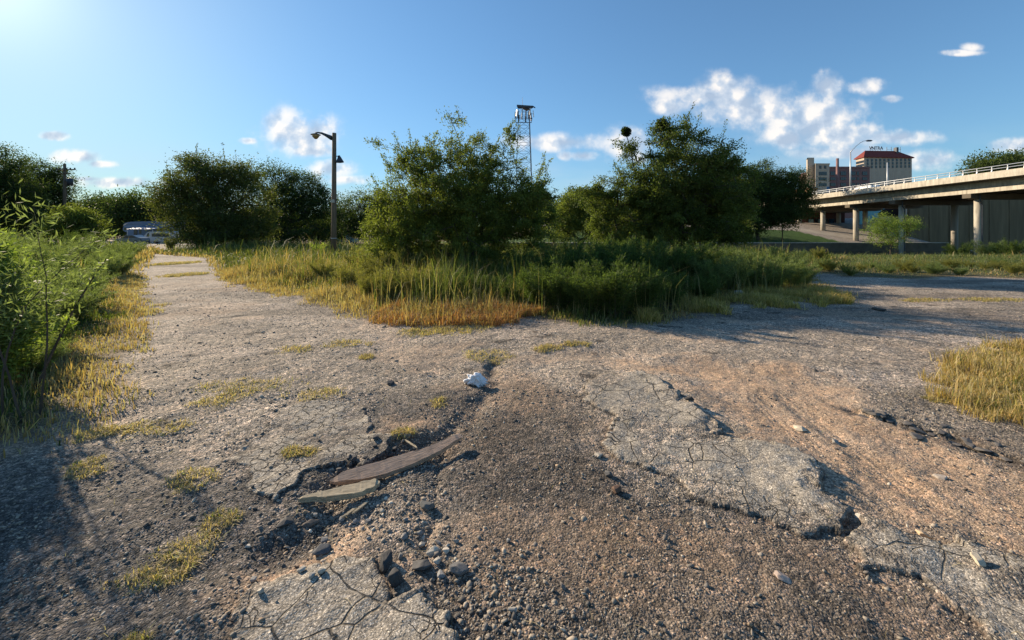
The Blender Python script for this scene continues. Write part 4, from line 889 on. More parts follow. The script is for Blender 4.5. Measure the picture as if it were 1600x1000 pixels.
# ------------------------------------------------------------------ town buildings
def block(parent, name, x0, x1, y0, y1, z0, z1, m): return MB().box(x0, x1, y0, y1, z0, z1).build(name, m, parent)
def winrow(parent, x0, x1, y, zs, n, wfrac, m, frame=None, mull=0):
    for (z0, z1) in zs:
        for i in range(n):
            cx = x0 + (i + .5) * (x1 - x0) / n; w_ = (x1 - x0) / n * wfrac / 2
            f_ = MB().box(cx - w_, cx + w_, y - .22, y - .004, z0, z1).build('window', frame or M_DARKM, parent)
            if n * len(zs) <= 20:
                p = MB(); k = max(1, mull)
                for q in range(k):
                    a_ = cx - w_ + (q + .08) * 2 * w_ / k; c_ = cx - w_ + (q + .92) * 2 * w_ / k; p.box(a_, c_, y - .26, y - .222, z0 + .15, z1 - .15)
                p.build('pane', M_GLASS, f_)
M_TAN = mat('tan_brick', (.46, .39, .31), .9, .5, .12); M_HOT = mat('hotel_brick', (.46, .38, .30), .9, .35, .15, stretch=(1, 1, .4)); M_DRED = mat('dark_red_brick', (.23, .13, .12), .9, .4, .2)  # hotel and dark red brick colours lightened to stand for distance haze
M_TILE = mat('red_roof_tile', (.20, .042, .032), .8, 1.0, .25); M_TRIM = mat('pale_trim', (.50, .43, .34), .85, 1, .1)
D = 300; s = D / F
ht = empty('hotel_tower', (wx(1390, D), D, 0), 'tall tan brick hotel with a red tiled hip roof and a rooftop sign', 'hotel')
X_ = lambda px: (px - 1390) * s
x0, x1 = X_(1350), X_(1431); dpt = 8; zt = wz(245, D)
# left end is turned to the sun: shear the plan a little so that both faces show as they do from the river
lx = X_(1337.5) ; sc2 = (D + dpt) / D
lxw = (wx(1337.5, D + dpt) - wx(1390, D))
rxw = x1 + 1
zr = zt + 1
p = MB(); p.prism([(x0, 0), (x1, 3), (rxw, dpt), (lxw, dpt)], -2, zt, 'z'); p.build('wall', M_HOT, ht)
p = MB(); e = 1.0; rz = wz(235.5, D + 5)
p.add([(x0 - e, -e, zt + .003), (x1 + e, 3 - e, zt + .003), (rxw + e, dpt + e, zt + .003), (lxw - e, dpt + e, zt + .003), (X_(1360), 4.5, rz), (X_(1413), 6, rz),
       (x0 - e, -e, zt - .5), (x1 + e, 3 - e, zt - .5), (rxw + e, dpt + e, zt - .5), (lxw - e, dpt + e, zt - .5)],
      [(0, 1, 5, 4), (1, 2, 5), (2, 3, 4, 5), (3, 0, 4), (6, 7, 1, 0), (7, 8, 2, 1), (8, 9, 3, 2), (9, 6, 0, 3), (9, 8, 7, 6)])
rf = p.build('roof', M_TILE, ht)
MB().box(X_(1409), X_(1412.2), 4, 6.5, rz - 3, wz(230.5, D + 5)).build('chimney', M_DARKM, rf)
wn_ = 11
for ri_, pyc in enumerate((250.5, 255.6, 260.8)):
    for i in range(wn_):
        cx = X_(1356 + i * 7.05); zc_ = wz(pyc - .18 * i * (1 if ri_ else 1), D); yv = (cx - x0) / (x1 - x0) * 3
        MB().box(cx - .62, cx + .62, yv - .3, yv - .04, zc_ - .95, zc_ + .95).build('window', M_GLASS, ht)
for ri_ in range(9):
    for i in range(5):
        t_ = (i + .5) / 5; cx = x0 + (lxw - x0) * t_; yv = dpt * t_; zc_ = wz(252 + ri_ * 5.4, D); nrm = Vector((-(dpt), (lxw - x0) * -1, 0)).normalized()
        o = MB().box(-.6, .6, -.1, .1, -.9, .9).build('window', M_GLASS, ht); o.location = (cx + nrm.x * .1, yv + nrm.y * .1, zc_); o.rotation_euler = (0, 0, math.atan2(dpt, lxw - x0))
for ri_ in range(5):                                        # bricked up lower rows, barely darker
    for i in range(11): cx = X_(1357 + i * 7.05); yv = (cx - x0) / (x1 - x0) * 3; MB().box(cx - .55, cx + .55, yv - .12, yv - .03, wz(266.5 + ri_ * 5, D) - .8, wz(266.5 + ri_ * 5, D) + .8).build('blocked_window', M_TAN, ht)
# rooftop sign
sg = empty('rooftop_sign', (wx(1368, D + 5), D + 5, rz - 1.5), 'steel letters on a frame on the red hotel roof, right half without letters', 'sign')
s2 = (D + 5) / F
for k, ch in enumerate('VNTRA'):
    cu = bpy.data.curves.new('letter', 'FONT'); cu.body = ch; cu.size = 3.3; cu.extrude = .12; cu.offset = .04; cu.align_x = 'CENTER'
    o = bpy.data.objects.new('letter', cu); dg = None; COL.objects.link(o); bpy.context.view_layer.update()
    mm = bpy.data.meshes.new_from_object(o.evaluated_get(bpy.context.evaluated_depsgraph_get())); bpy.data.objects.remove(o); mm.materials.clear(); mm.materials.append(M_DARKM)
    o = link('letter', mm, sg); o.rotation_euler = (math.radians(90), 0, 0); o.location = ((1360.2 + k * 4.3 - 1368) * s2, 0, wz(233.6, D + 5) - (rz - 1.5))
p = MB(); zl = wz(234.2, D + 5) - (rz - 1.5); p.box((1358 - 1368) * s2, (1379 - 1368) * s2, .1, .22, zl, zl + .12); p.box((1386 - 1368) * s2, (1394 - 1368) * s2, .1, .2, zl + .3, zl + .42); p.box((1400 - 1368) * s2, (1408 - 1368) * s2, .1, .2, zl + .3, zl + .42)
for q in (1360, 1364, 1368, 1372, 1376): p.box((q - 1368) * s2 - .07, (q - 1368) * s2 + .07, .1, .24, -1, zl)
for q in (1386, 1393, 1400, 1407): p.box((q - 1368) * s2 - .1, (q - 1368) * s2 + .1, .1, .3, -1, zl + 2.2)
p.build('frame', M_DARKM, sg)
# dark red warehouse
D = 262; s = D / F
wh = empty('red_warehouse', (wx(1328, D), D, 0), 'dark red brick warehouse between the tan building and the hotel', 'building')
X_ = lambda px: (px - 1328) * s
z_ = wz(262.5, D)
block(wh, 'wall', X_(1292), X_(1359), 0, 26, -2, z_, M_DRED); MB().box(X_(1291.6), X_(1359.4), -.3, -.003, z_ - .1, z_ + .9).build('cornice', M_DRED, wh)
for (a_, c_) in ((1297, 1305.5), (1313, 1322), (1330, 1336.5), (1338.5, 1342), (1347, 1355)):
    winrow(wh, X_(a_), X_(c_), 0, [(wz(y1_, D), wz(y0_, D)) for y0_, y1_ in ((268, 274), (277, 281.5), (286, 291), (295, 300))], 1, .95, M_DARKM, mull=3)
sk = MB(); sk.tube([(0, 0, -2), (0, 0, 25), (0, 0, wz(247.5, 250))], [1.0, .85, .72], 16); o = sk.build('smokestack', M_DRED, None, (wx(1308.5, 250), 250, 0), smooth=True); tag(o, 'thin round brick smokestack in front of the dark red warehouse', 'chimney')
D = 240; s = D / F
tb = empty('tan_building', (wx(1285, D), D, 0), 'tan brick building with a taller stair tower on its left corner', 'building')
X_ = lambda px: (px - 1285) * s
y1b = 12
p = MB(); p.prism([(X_(1274), 0), (X_(1296), 0), (X_(1296) + 1, 18), (wx(1269.5, D + 18) - wx(1285, D), 18)], -2, wz(256, D), 'z'); p.build('wall', M_TAN, tb)
p = MB(); p.prism([(X_(1268.5), 3.5), (X_(1279), 3.5), (X_(1279), 10), (wx(1266, D + 11) - wx(1285, D), 10)], wz(256, D) + .01 - 14, wz(244.5, D), 'z'); p.build('tower', M_TAN, tb)
MB().box(X_(1279.2), X_(1292), 4, 9, wz(256, D) + .01, wz(253.3, D)).build('penthouse', M_TAN, tb)
MB().box(X_(1273.7), X_(1296.3), -.25, -.003, wz(257.3, D), wz(256, D) + .25).build('cornice', M_TRIM, tb)
winrow(tb, X_(1278), X_(1293), 0, [(wz(263.5, D), wz(258.8, D))], 2, .42, M_DARKM)
winrow(tb, X_(1278.5), X_(1292.5), 0, [(wz(b_, D), wz(a_, D)) for a_, b_ in ((268.5, 273.8), (277.5, 282), (286.3, 291))], 1, .86, M_DARKM, mull=4)
for i, a_ in enumerate((265.5, 275.4, 284, 294)): MB().box(X_(1278), X_(1293), -.2, -.003, wz(a_ + .9, D), wz(a_, D)).build('sill', M_TRIM, tb)
ob = empty('orange_wall_building', (wx(1279, 150), 150, 0), 'low building with a sunlit orange wall just beyond the end of the bridge', 'building')
p = MB(); p.prism([(-3.4, 0), (2.6, 4), (2.6, 12), (-3.4, 8)], 4, wz(293, 150), 'z'); p.build('wall', mat('orange_stucco', (.62, .33, .17), .9, .8, .12), ob)
p = MB(); p.prism([(-3.7, -.3), (2.8, 3.7), (2.8, 12.2), (-3.7, 8.2)], wz(293, 150) + .004, wz(292, 150), 'z'); p.build('roof', M_TRIM, ob)
ts = empty('sign_post', (wx(1294, 118), 118, 6), 'slim post with a small blue sign near the end of the bridge', 'sign')
MB().tube([(0, 0, 0), (0, 0, 8.6)], .07, 6).build('post', M_DARKM, ts); MB().box(-.45, .45, -.08, -.06, 7.6, 9.3).build('sign_panel', mat('blue_sign', (.03, .13, .26), .5), ts)
# ------------------------------------------------------------------ lattice tower
D = 150; s = D / F
tw = empty('lattice_tower', (wx(818.5, D), D, 0), 'steel lattice communications tower with antennas and a triangular platform on top', 'tower')
hw = lambda z: 3.6 - 1.65 * z / 46.0
ztop = wz(171, D); legs = [(-1, -1), (1, -1), (1, 1), (-1, 1)]
for lx_, ly_ in legs: MB().tube([(lx_ * hw(0), ly_ * hw(0), 0), (lx_ * hw(ztop), ly_ * hw(ztop), ztop)], .11, 6).build('leg', M_DARKM, tw)
p = MB(); nz_ = 15
for i in range(nz_):
    za, zb_ = ztop * i / nz_, ztop * (i + 1) / nz_
    for j in range(4):
        a_, c_ = legs[j], legs[(j + 1) % 4]; A = lambda l, z: (l[0] * hw(z), l[1] * hw(z), z)
        p.tube([A(a_, zb_), A(c_, zb_)], .05, 4); p.tube([A(a_, za), A(c_, zb_)], .04, 4); p.tube([A(c_, za), A(a_, zb_)], .04, 4)
p.build('bracing', M_DARKM, tw)
zp = wz(167, D); p = MB(); p.prism([(-2.6, -1.8), (3.4, -.6), (1.2, 3.4)], zp - .5, zp + .25, 'z'); p.prism([(-2.4, -1.5), (-1.2, -1.4), (-.8, -.8), (-2.0, -.9)], ztop + .02, zp - .51, 'z'); p.prism([(.4, -.6), (1.6, -.4), (1.2, .6)], ztop + .02, zp - .51, 'z'); p.build('platform', M_DARKM, tw)
MB().tube([(3.3, -.6, zp), (4.1, -.8, zp - .6)], .22, 5).build('boom', M_DARKM, tw)
MB().tube([(-.5, 0, zp), (-.5, 0, wz(152, D))], [.08, .04], 5).build('whip_antenna', M_DARKM, tw)
r_ = np.random.RandomState(9)
for i in range(14):
    a_ = i / 14 * 6.283; R_ = 2.9 if i % 3 else 3.5; zc_ = ztop - 1.6 - (i % 2) * 1.1
    o = MB().box(-.22, .22, -.12, .12, -1.2, 1.2).build('panel_antenna', M_DARKM if i % 2 else M_STEEL, tw, bevel=.03); o.location = (R_ * math.cos(a_), R_ * math.sin(a_), zc_); o.rotation_euler = (r_.uniform(-.1, .1), 0, a_ + 1.57)
    MB().tube([(2.0 * math.cos(a_), 2.0 * math.sin(a_), zc_), (R_ * math.cos(a_), R_ * math.sin(a_), zc_)], .06, 4).build('mount_arm', M_DARKM, tw)
p = MB(); p.tube([(-2.9, -2.9, ztop - 4), (2.9, -2.9, ztop - 4), (2.9, 2.9, ztop - 4), (-2.9, 2.9, ztop - 4), (-2.9, -2.9, ztop - 4)], .14, 5); p.build('antenna_ring', M_DARKM, tw)
# ------------------------------------------------------------------ wooden lamp pole
D = 27.7; xl = wx(521.8, D)
lp = empty('wooden_lamp_pole', (xl, D, H1(xl, D)), 'weathered wooden pole with a curved lamp arm and a hanging cone shade', 'lamp pole')
zt = wz(208, D) - H1(xl, D)
MB().tube([(-.03, 0, -.5), (0, 0, 3), (.02, 0, zt)], [.19, .165, .135], 14).build('pole', M_WOODP, lp, smooth=True)
zz = lambda py: wz(py, D) - H1(xl, D); xx = lambda px: wx(px, D) - xl
MB().tube([(xx(519), -.02, zz(216)), (xx(510), -.02, zz(211.5)), (xx(503), -.02, zz(208.3)), (xx(497), -.02, zz(207.2)), (xx(493), -.02, zz(207.6))], [.16, .10, .07, .05, .045], 8).build('arm', M_DARKM, lp, smooth=True)
hd = MB(); c0 = xx(493.5); hd.tube([(c0, -.02, zz(208.6)), (c0, -.02, zz(209.6)), (c0, -.02, zz(210.6))], [.10, .22, .33], 16); ho = hd.build('lamp_head', M_DARKM, lp)
MB().tube([(c0, -.02, zz(210.8)), (c0, -.02, zz(214)), (c0 + .02, -.02, zz(217))], [.27, .20, .09], 12).build('glass', mat('amber_glass', (.35, .22, .08), .3, spec=.6), ho, smooth=True)
MB().tube([(.1, 0, zz(244)), (xx(529.5), 0, zz(244))], .03, 6).build('bracket', M_DARKM, lp)
MB().tube([(xx(529.6), 0, zz(243)), (xx(530.5), 0, zz(248)), (xx(531), 0, zz(253.5))], [.06, .15, .27], 14).build('cone_shade', M_DARKM, lp)
MB().tube([(-.01, 0, zz(372.6)), (-.01, 0, zz(371.8))], .19, 14).build('band', M_STEEL, lp)
MB().box(-.10, .12, -.22, -.17, zz(317), zz(312)).build('number_tag', M_TRIM, lp)
# ------------------------------------------------------------------ utility pole at left
D = 50; xl = wx(101, D); up = empty('utility_pole', (xl, D, H1(xl, D)), 'wooden utility pole with crossarm and transformer among the left trees', 'utility pole')
zz = lambda py: wz(py, D) - H1(xl, D); xx = lambda px: wx(px, D) - xl
MB().tube([(0, 0, -.5), (0, 0, zz(256))], [.2, .14], 12).build('pole', M_WOODP, up, smooth=True)
MB().box(xx(90), xx(120), -.22, -.1, zz(266), zz(264.5)).build('crossarm', M_WOODP, up); MB().box(xx(93), xx(112), -.22, -.1, zz(272), zz(270.8)).build('crossarm', M_WOODP, up)
for q in (91, 96, 106, 112, 119): MB().tube([(xx(q), -.16, zz(264.4)), (xx(q), -.16, zz(263.3)), (xx(q), -.16, zz(262.4))], [.05, .09, .04], 8).build('insulator', M_DARKM, up)
MB().tube([(xx(110), -.05, zz(290)), (xx(110), -.05, zz(279.5)), (xx(110), -.05, zz(278.5))], [.3, .3, .12], 14).build('transformer', M_DARKM, up, smooth=True)
MB().box(.1, xx(109), -.1, 0, zz(283), zz(282)).build('bracket', M_DARKM, up)
# ------------------------------------------------------------------ camper, van, car
M_CAMP = mat('camper_blue_grey', (.12, .18, .27), .5, 1, .08); M_CAMPR = mat('camper_roof', (.11, .16, .24), .5, 1, .08)
D = 78; s = D / F; zg = H1(wx(230, D), D)
cp = empty('camper_trailer', (wx(192, D), D, zg), 'large blue grey camper trailer parked at the end of the track', 'camper')
X_ = lambda px: (px - 192) * s
T = wz(345.5, D) - zg
p = MB(); p.prism([(X_(193), T - .7), (X_(191), T - 1.6), (X_(193.5), T - 2.0), (X_(199), T - 2.1), (X_(200), .55), (X_(272), .55), (X_(272), T - .45), (X_(245), T - .3)], 0, 2.6); p.build('body', M_CAMP, cp, bevel=.08)
p = MB(); p.prism([(X_(192), T - .73), (X_(196), T - .30), (X_(205), T - .12), (X_(235), T), (X_(272.5), T - .2), (X_(272.5), T - .5), (X_(240), T - .5)], -.06, 2.66); p.build('roof', M_CAMPR, cp, bevel=.04)
MB().box(X_(193.5), X_(197.5), -.02, -.004, T - 1.75, T - 1.2).build('window', M_GLASS, cp)
dr_ = MB().box(X_(209), X_(215), -.03, -.004, .7, 2.65).build('door', M_DARKM, cp); MB().box(X_(210.2), X_(213.8), -.045, -.032, 1.7, 2.4).build('pane', M_GLASS, dr_)
MB().box(X_(217), X_(221), -.03, -.004, 1.7, 2.5).build('window', M_GLASS, cp)
p = MB(); p.prism([(0, 0), (0, .12), (-3.2, -.50), (-3.2, -.62)], X_(222), X_(262), 'x'); o = p.build('awning', M_CAMPR, cp); o.location = (0, -.02, T - 1.05)
for q in (223, 261): MB().box(X_(q) - .04, X_(q) + .04, -3.15, -3.07, 0, T - 1.66).build('awning_post', M_STEEL, cp)
for q in (240, 245.5): MB().tube([(X_(q), .05, .42), (X_(q), .35, .42)], .42, 18).build('wheel', M_TYRE, cp)
MB().box(X_(199), X_(200.5), .3, .5, -.02, .56).build('landing_leg', M_DARKM, cp)
def car(name, label, cat, loc, rz, prof, glass, W, m, wheels, wr, extra=None):
    e_ = empty(name, loc, label, cat, None, rz)
    b_ = MB(); b_.prism(prof, -W / 2, W / 2); bo = b_.build('body', m, e_, bevel=.07)
    for gl in glass:
        for s_ in (-1, 1): o = MB().prism(gl, s_ * (W / 2 + .004), s_ * (W / 2 + .014)).build('side_window', M_GLASS, e_)
    for x_ in wheels:
        for s_ in (-1, 1):
            y0_ = s_ * (W / 2 - .16); o = MB().tube([(x_, y0_, wr), (x_, s_ * (W / 2 + .02), wr)], wr, 20).build('wheel', M_TYRE, e_)
            MB().tube([(x_, s_ * (W / 2 + .022), wr), (x_, s_ * (W / 2 + .035), wr)], wr * .6, 14).build('rim', M_STEEL, o)
    return e_
D = 70; z0 = H1(wx(248, D), D)
v_ = car('white_van', 'white passenger van with dark side windows under the camper awning', 'van', (wx(250, D), D, z0), 0,
    [(-2.1, .35), (2.6, .35), (2.65, .9), (2.6, 1.95), (2.4, 2.05), (-1.1, 2.05), (-1.55, 1.85), (-2.05, 1.15), (-2.25, .95), (-2.25, .5)],
    [[(-1.5, 1.2), (-1.05, 1.2), (-1.05, 1.8), (-1.3, 1.8)], [(-.6, 1.2), (2.3, 1.2), (2.3, 1.75), (-.6, 1.75)]], 1.85, mat('van_paint', (.42, .44, .46), .3, spec=.5), (-1.35, 1.75), .33)
MB().prism([(-1.62, 1.82), (-2.0, 1.22), (-2.03, 1.21), (-1.66, 1.83)], -.8, .8).build('windscreen', M_GLASS, v_)
for s_ in (-.72, .72): MB().box(-2.27, -2.253, s_ - .14, s_ + .14, .68, .86).build('headlight', M_STEEL, v_)
D = 66; z0 = H1(wx(207, D), D)
c_ = car('parked_car', 'dark blue grey saloon car parked left of the white van', 'car', (wx(206, D), D, z0), math.pi,
    [(-2.2, .3), (2.2, .3), (2.25, .6), (2.1, .82), (1.1, .98), (.3, 1.42), (-.9, 1.45), (-1.7, 1.08), (-2.2, 1.0), (-2.27, .6)],
    [[(.95, 1.0), (.25, 1.34), (-.2, 1.36), (-.2, 1.0)], [(-.28, 1.0), (-.28, 1.36), (-.85, 1.37), (-1.45, 1.06)]], 1.75, mat('car_paint', (.10, .13, .16), .3, metal=.4, spec=.6), (-1.4, 1.4), .32)
MB().prism([(.38, 1.42), (1.13, 1.005), (1.15, 1.02), (.40, 1.44)], -.72, .72).build('windscreen', M_GLASS, c_)
for s_ in (-.62, .62): MB().box(2.255, 2.27, s_ - .15, s_ + .15, .6, .75).build('headlight', M_STEEL, c_)
for px, lb in ((202, 'left of two low concrete blocks in front of the dark car'), (222, 'right of two low concrete blocks, in front of the van')):
    x_ = wx(px, 60); tag(MB().prism([(-.55, 0), (.55, 0), (.48, .42), (-.48, .42)], -.2, .2).build('concrete_block', M_CONC, None, (x_, 60, H1(x_, 60) - .02), bevel=.03), lb, 'block')
D = 66; z0 = H1(wx(535, D), D)
car('parked_car', 'pale car half hidden in the shade just right of the wooden lamp pole', 'car', (wx(537, D), D, z0), 0,
    [(-2.2, .3), (2.2, .3), (2.25, .6), (2.1, .85), (1.1, 1.0), (.4, 1.5), (-1.2, 1.52), (-2.0, 1.1), (-2.27, .6)],
    [[(.9, 1.0), (.3, 1.40), (-.2, 1.42), (-.2, 1.0)], [(-.28, 1.0), (-.28, 1.42), (-1.0, 1.42), (-1.6, 1.08)]], 1.75, mat('silver_paint', (.55, .6, .6), .3, metal=.2), (-1.4, 1.4), .32)
# ------------------------------------------------------------------ rocks, chunks, planks, rag
def ico(sub):
    import bmesh
    bm = bmesh.new(); bmesh.ops.create_icosphere(bm, subdivisions=sub, radius=1); v = np.array([q.co[:] for q in bm.verts]); f = np.array([[w_.index for w_ in q.verts] for q in bm.faces]); bm.free(); return v, f
IV, IF = ico(4)
def rock(name, label, cat, px, py, size, col, seed, cuts=9, flat=.6, group=None, sink=.2, tarry=0, rz=None):
    r = np.random.RandomState(seed); v = IV.copy()
    for _ in range(cuts):
        n_ = r.normal(0, 1, 3); n_ /= np.linalg.norm(n_); d_ = r.uniform(.45, .8); t = v @ n_ - d_; v = v - np.maximum(t, 0)[:, None] * n_
    v[:, 2] = np.clip(v[:, 2], -.75, .72)
    v = v * (1 + .05 * (fbm(IV[:, 0] * 3 + 9, IV[:, 1] * 3 + IV[:, 2] * 2 + 9, 3, seed)[:, None] - .5)) + (vnoise(IV[:, 0] * 22 + 50, IV[:, 1] * 22 + IV[:, 2] * 17 + 50, seed)[:, None] - .5) * .035 * IV
    v = v * C(size / 2, size / 2 * r.uniform(.65, .9), size / 2 * flat); x, y = gp(px, py); z = H1(x, y) + size / 2 * flat * (.72 - sink)
    c = np.array(col) * (0.75 + .5 * fbm(IV[:, 0] * 4 + 20, IV[:, 1] * 4 + IV[:, 2] * 4 + 20, 3, seed + 1))[:, None]
    o = link(name, mesh_np(name, v, IF, M_STONE, {'col': c}), None, (x, y, z)); o.rotation_euler = (r.uniform(-.15, .15), r.uniform(-.15, .15), r.rand() * 6.3 if rz is None else rz)
    return tag(o, label, cat, group)
BLK = (.045, .043, .042); GRY = (.17, .16, .15); PAL = (.48, .40, .30); TANR = (.40, .30, .21)
RK = [('asphalt_chunk', 'dark asphalt chunk sitting in the hole at the top corner of the near slab', 604, 880, .11, BLK, .9),
      ('asphalt_chunk', 'angular black asphalt chunk beside the corner of the near slab', 618, 908, .12, BLK, .9),
      ('asphalt_chunk', 'flat dark chunk leaning above the near slab', 662, 880, .13, (.09, .085, .08), .5),
      ('asphalt_chunk', 'grey flat topped chunk right of the near slab', 716, 893, .13, (.13, .125, .12), .55),
      ('rock', 'cream coloured rock above the grey flat chunk', 677, 860, .075, (.50, .44, .35), .6),
      ('rock', 'dark grey wedge of asphalt below the planks', 667, 792, .13, (.11, .11, .105), .55),
      ('rock', 'pale round stone beside the cream rock', 698, 864, .05, (.48, .42, .34), .7),
      ('rock', 'small grey stone between the dark chunks', 690, 897, .06, (.24, .23, .22), .6),
      ('rock', 'flat brown stone left below the short plank', 487, 806, .10, (.14, .11, .085), .4),
      ('rock', 'dark flat stone at the lower left of the short plank', 446, 812, .11, (.075, .07, .065), .4),
      ('rock', 'rounded grey stone just below the short plank', 507, 830, .07, (.20, .19, .18), .6),
      ('rock', 'slate coloured stone above the near slab edge', 502, 852, .10, (.10, .10, .10), .4),
      ('rock', 'pale tan rock casting a long shadow on the reddish dirt', 1251, 662, .14, (.52, .44, .33), .45),
      ('rock', 'orange tan rock on the slab at lower right', 1444, 832, .085, (.55, .40, .25), .7),
      ('rock', 'pale sharp rock at the lower right of the photo', 1530, 889, .085, (.50, .42, .31), .7),
      ('rock', 'white stone at the tip of the big right slab', 1343, 806, .06, (.60, .54, .44), .7),
      ('rock', 'flat pink stone at the bottom right centre', 1222, 906, .085, (.40, .31, .25), .35),
      ('rock', 'light stone on the dark gravel left of the right slab', 935, 714, .08, (.30, .27, .23), .5),
      ('rock', 'dark round stone left of the right slab', 950, 745, .075, (.10, .095, .09), .9),
      ('dirt_clod', 'reddish brown clod on the dark gravel in the middle', 962, 768, .11, (.12, .07, .045), .6),
      ('rock', 'grey stone in the tyre marks of the dirt', 1306, 680, .10, (.26, .24, .21), .5),
      ('rock', 'small pale stone in the dirt right of the big slab', 1470, 735, .09, (.42, .35, .28), .4),
      ('asphalt_chunk', 'small black chunk alone on the far gravel at centre right', 1078, 634, .13, (.05, .045, .04), .5),
      ('asphalt_chunk', 'black lump on the pale far part of the right hand track', 1375, 487, .30, (.04, .036, .03), .35),
      ('rock', 'pale boulder at the edge of the thicket on the right', 1155, 462, .34, (.45, .40, .34), .7),
      ('rock', 'dark stone alone on the gravel right of the grass patches', 610, 598, .12, (.06, .055, .055), .7),
      ('rock', 'pale pebble at the lower left on the dark gravel', 388, 848, .045, (.5, .45, .38), .6)]
for i, (nm, lb, px, py, sz, cl, fl) in enumerate(RK): rock(nm, lb, nm.replace('_', ' '), px, py, sz, cl, 200 + i, flat=fl * .85, cuts=20 if 'chunk' in nm else 14)
r_ = np.random.RandomState(31)
for (a_, c_) in zip(LEDGE[:-1], LEDGE[1:]):
    for q in range(8):
        t_ = r_.rand(); x = a_[0] + (c_[0] - a_[0]) * t_ + r_.normal(0, .06); y = a_[1] + (c_[1] - a_[1]) * t_ + r_.normal(0, .06); px_ = 800 + x / y * F; py_ = HZ + F * CH / y
        rock('asphalt_chunk', 'black broken asphalt piece in the ragged ledge at the right side', 'asphalt chunk', px_, py_, r_.uniform(.05, .16), (.12, .107, .095), 300 + r_.randint(999), cuts=24, flat=.26, group='broken asphalt along the right ledge', sink=.35)
for q in range(18):
    px_, py_ = 470 + 150 * r_.rand(), 0; py_ = 752 - (px_ - 500) * .45 + r_.normal(0, 7)
    rock('asphalt_chunk', 'small black asphalt crumb along the broken edge behind the planks', 'asphalt chunk', px_, py_, r_.uniform(.03, .09), (.06, .056, .054), 400 + q, cuts=14, flat=.55, group='asphalt crumbs behind the planks')
for q in range(26):
    k = r_.randint(4); cx_, cy_, sx_, sy_ = ((770, 930, 30, 40), (420, 900, 40, 25), (655, 850, 40, 14), (560, 810, 40, 18))[k]
    rock('rock', 'fist sized pale stone lying in the rubble around the near slab', 'rock', cx_ + r_.normal(0, sx_), cy_ + r_.normal(0, sy_), r_.uniform(.03, .055), [(.42, .37, .30), (.30, .28, .25), (.2, .19, .18), (.5, .44, .36)][r_.randint(4)], 500 + q, flat=.7, cuts=20, group='rubble stones around the near slab')
# planks
M_PLK = mat('weathered_plank', (.36, .25, .18), .9, 14, .5, bump=.004, stretch=(.7, 8, 8)); M_PLK2 = mat('grey_split_wood', (.38, .31, .21), .9, 14, .55, bump=.004, stretch=(.7, 8, 8))
def plank(name, label, A, B, prof, th, lift, m, roll, seed):
    """prof: list of (t, lower offset, upper offset) across the board"""
    A = C(*A, 0); B = C(*B, 0); d = B - A; L = np.linalg.norm(d); u = d / L; nrm = C(-u[1], u[0], 0); r = np.random.RandomState(seed)
    base = MB(); vs = []; n = 40; fs = []
    for i in range(n + 1):
        t = i / n; lo = np.interp(t, [q[0] for q in prof], [q[1] for q in prof]) + r.normal(0, .0011); hi = np.interp(t, [q[0] for q in prof], [q[2] for q in prof]) + r.normal(0, .0011)
        zc_ = np.interp(t, [q[0] for q in lift], [q[1] for q in lift]); tt_ = th * (1 if .04 < t < .97 else .6)
        for (w_, zz_) in ((lo, -tt_ / 2), (hi, -tt_ / 2), (hi, tt_ / 2), ((lo + hi) / 2 + r.normal(0, .004), tt_ / 2 + r.normal(0, .0006)), (lo, tt_ / 2)):
            vs.append((t * L, w_ * math.cos(roll) - zz_ * math.sin(roll), zc_ + w_ * math.sin(roll) + zz_ * math.cos(roll)))
    for i in range(n):
        for k in range(5): fs.append((i * 5 + k, i * 5 + (k + 1) % 5, (i + 1) * 5 + (k + 1) % 5, (i + 1) * 5 + k))
    fs += [tuple(range(5))[::-1], tuple(n * 5 + k for k in range(5))]
    base.add(vs, fs); gz = max(H1(A[0], A[1]), H1(B[0], B[1]), H1(*((A + B) / 2)[:2])) 
    o = base.build(name, m, None, (A[0], A[1], gz)); o.rotation_euler = (0, 0, math.atan2(u[1], u[0])); return tag(o, label, 'plank')
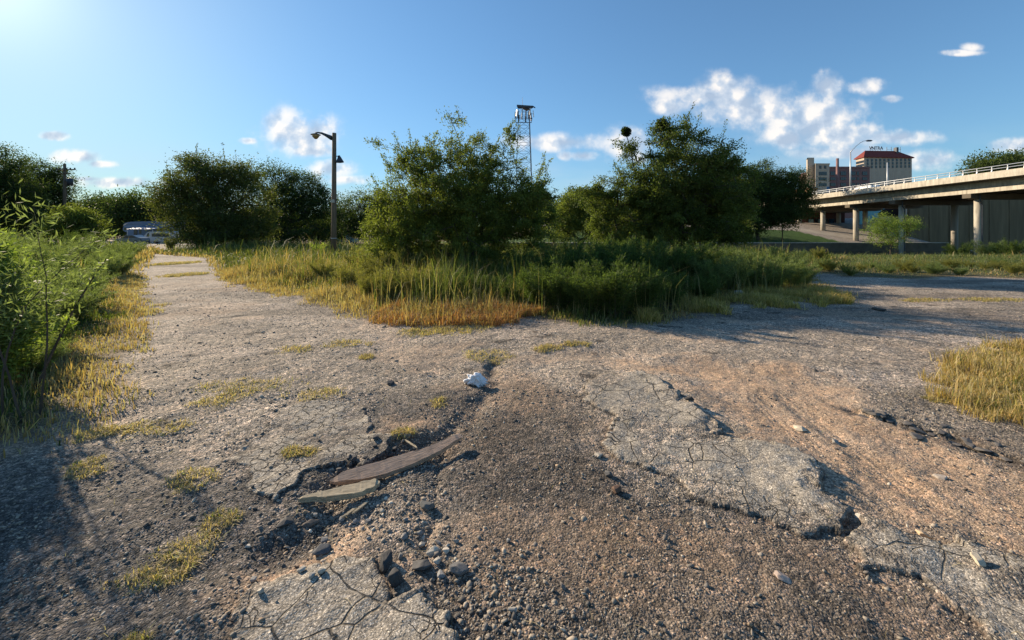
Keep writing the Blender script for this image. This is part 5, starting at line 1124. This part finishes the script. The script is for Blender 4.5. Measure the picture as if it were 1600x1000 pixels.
plank('broken_plank', 'long curved reddish brown broken board lying across the washed out gully', gp(516, 757), gp(722, 702), [(0, .006, .02), (.05, -.02, .03), (.09, -.024, .05), (.2, -.055, .052), (.38, -.072, .046), (.41, -.066, .05), (.6, -.058, .048), (.63, -.055, .036), (.8, -.034, .040), (.93, -.006, .046), (.96, .002, .052), (1, .012, .05)], .034, [(0, .005), (.5, .02), (.8, .045), (1, .075)], M_PLK, .28, 3)
plank('split_plank', 'short grey split piece of wood in front of the long board', gp(466, 782), gp(592, 768), [(0, -.006, .004), (.2, -.014, .02), (.33, -.03, .024), (.5, -.03, .04), (.72, -.035, .05), (.8, -.030, .062), (.86, -.008, .055), (.92, -.012, .066), (1, .03, .045)], .035, [(0, .015), (1, .035)], M_PLK2, .15, 4)
for k, (a_, c_, lb) in enumerate(((gp(534, 802), gp(558, 788), 'small pale wood splinter below the planks, left one'), (gp(550, 800), gp(576, 782), 'longer yellow wood splinter below the planks'), (gp(632, 690), gp(652, 705), 'thin dry stick behind the long board'))):
    plank('wood_splinter', lb, a_, c_, [(0, -.003, .003), (.3, -.008, .008), (.8, -.006, .01), (1, -.002, .002)], .008, [(0, .012), (1, .018)], M_PLK2, .1, 9 + k)
rock('flat_stone', 'flat pale slab of stone behind the end of the long board', 'stone', 708, 685, .17, (.38, .31, .27), 77, flat=.16, cuts=14, rz=.4, sink=-.3)
# crumpled white cloth
v = IV.copy(); r = np.random.RandomState(8)
nn = fbm(IV[:, 0] * 2.2 + 30, IV[:, 1] * 2.2 + IV[:, 2] * 1.7 + 30, 4, 5, .6); rg = np.abs(nn - .5) * 2; v = v * (.62 + 1.5 * rg)[:, None] * C(.10, .065, .06)
v[:, 0] += .03 * np.sin(v[:, 1] * 40); x, y = gp(746, 597); z = H1(x, y)
v[:, 2] += .045 * np.exp(-((v[:, 0] - 0) / .04) ** 2) * (v[:, 2] > 0)
o = link('crumpled_cloth', mesh_np('crumpled_cloth', v, IF, mat('white_cloth', (.72, .74, .78), .8, spec=.2)), None, (x, y, z + .05)); o.rotation_euler = (0, .2, -.3)
tag(o, 'crumpled white cloth lying on the gravel above the washed out gully', 'cloth')
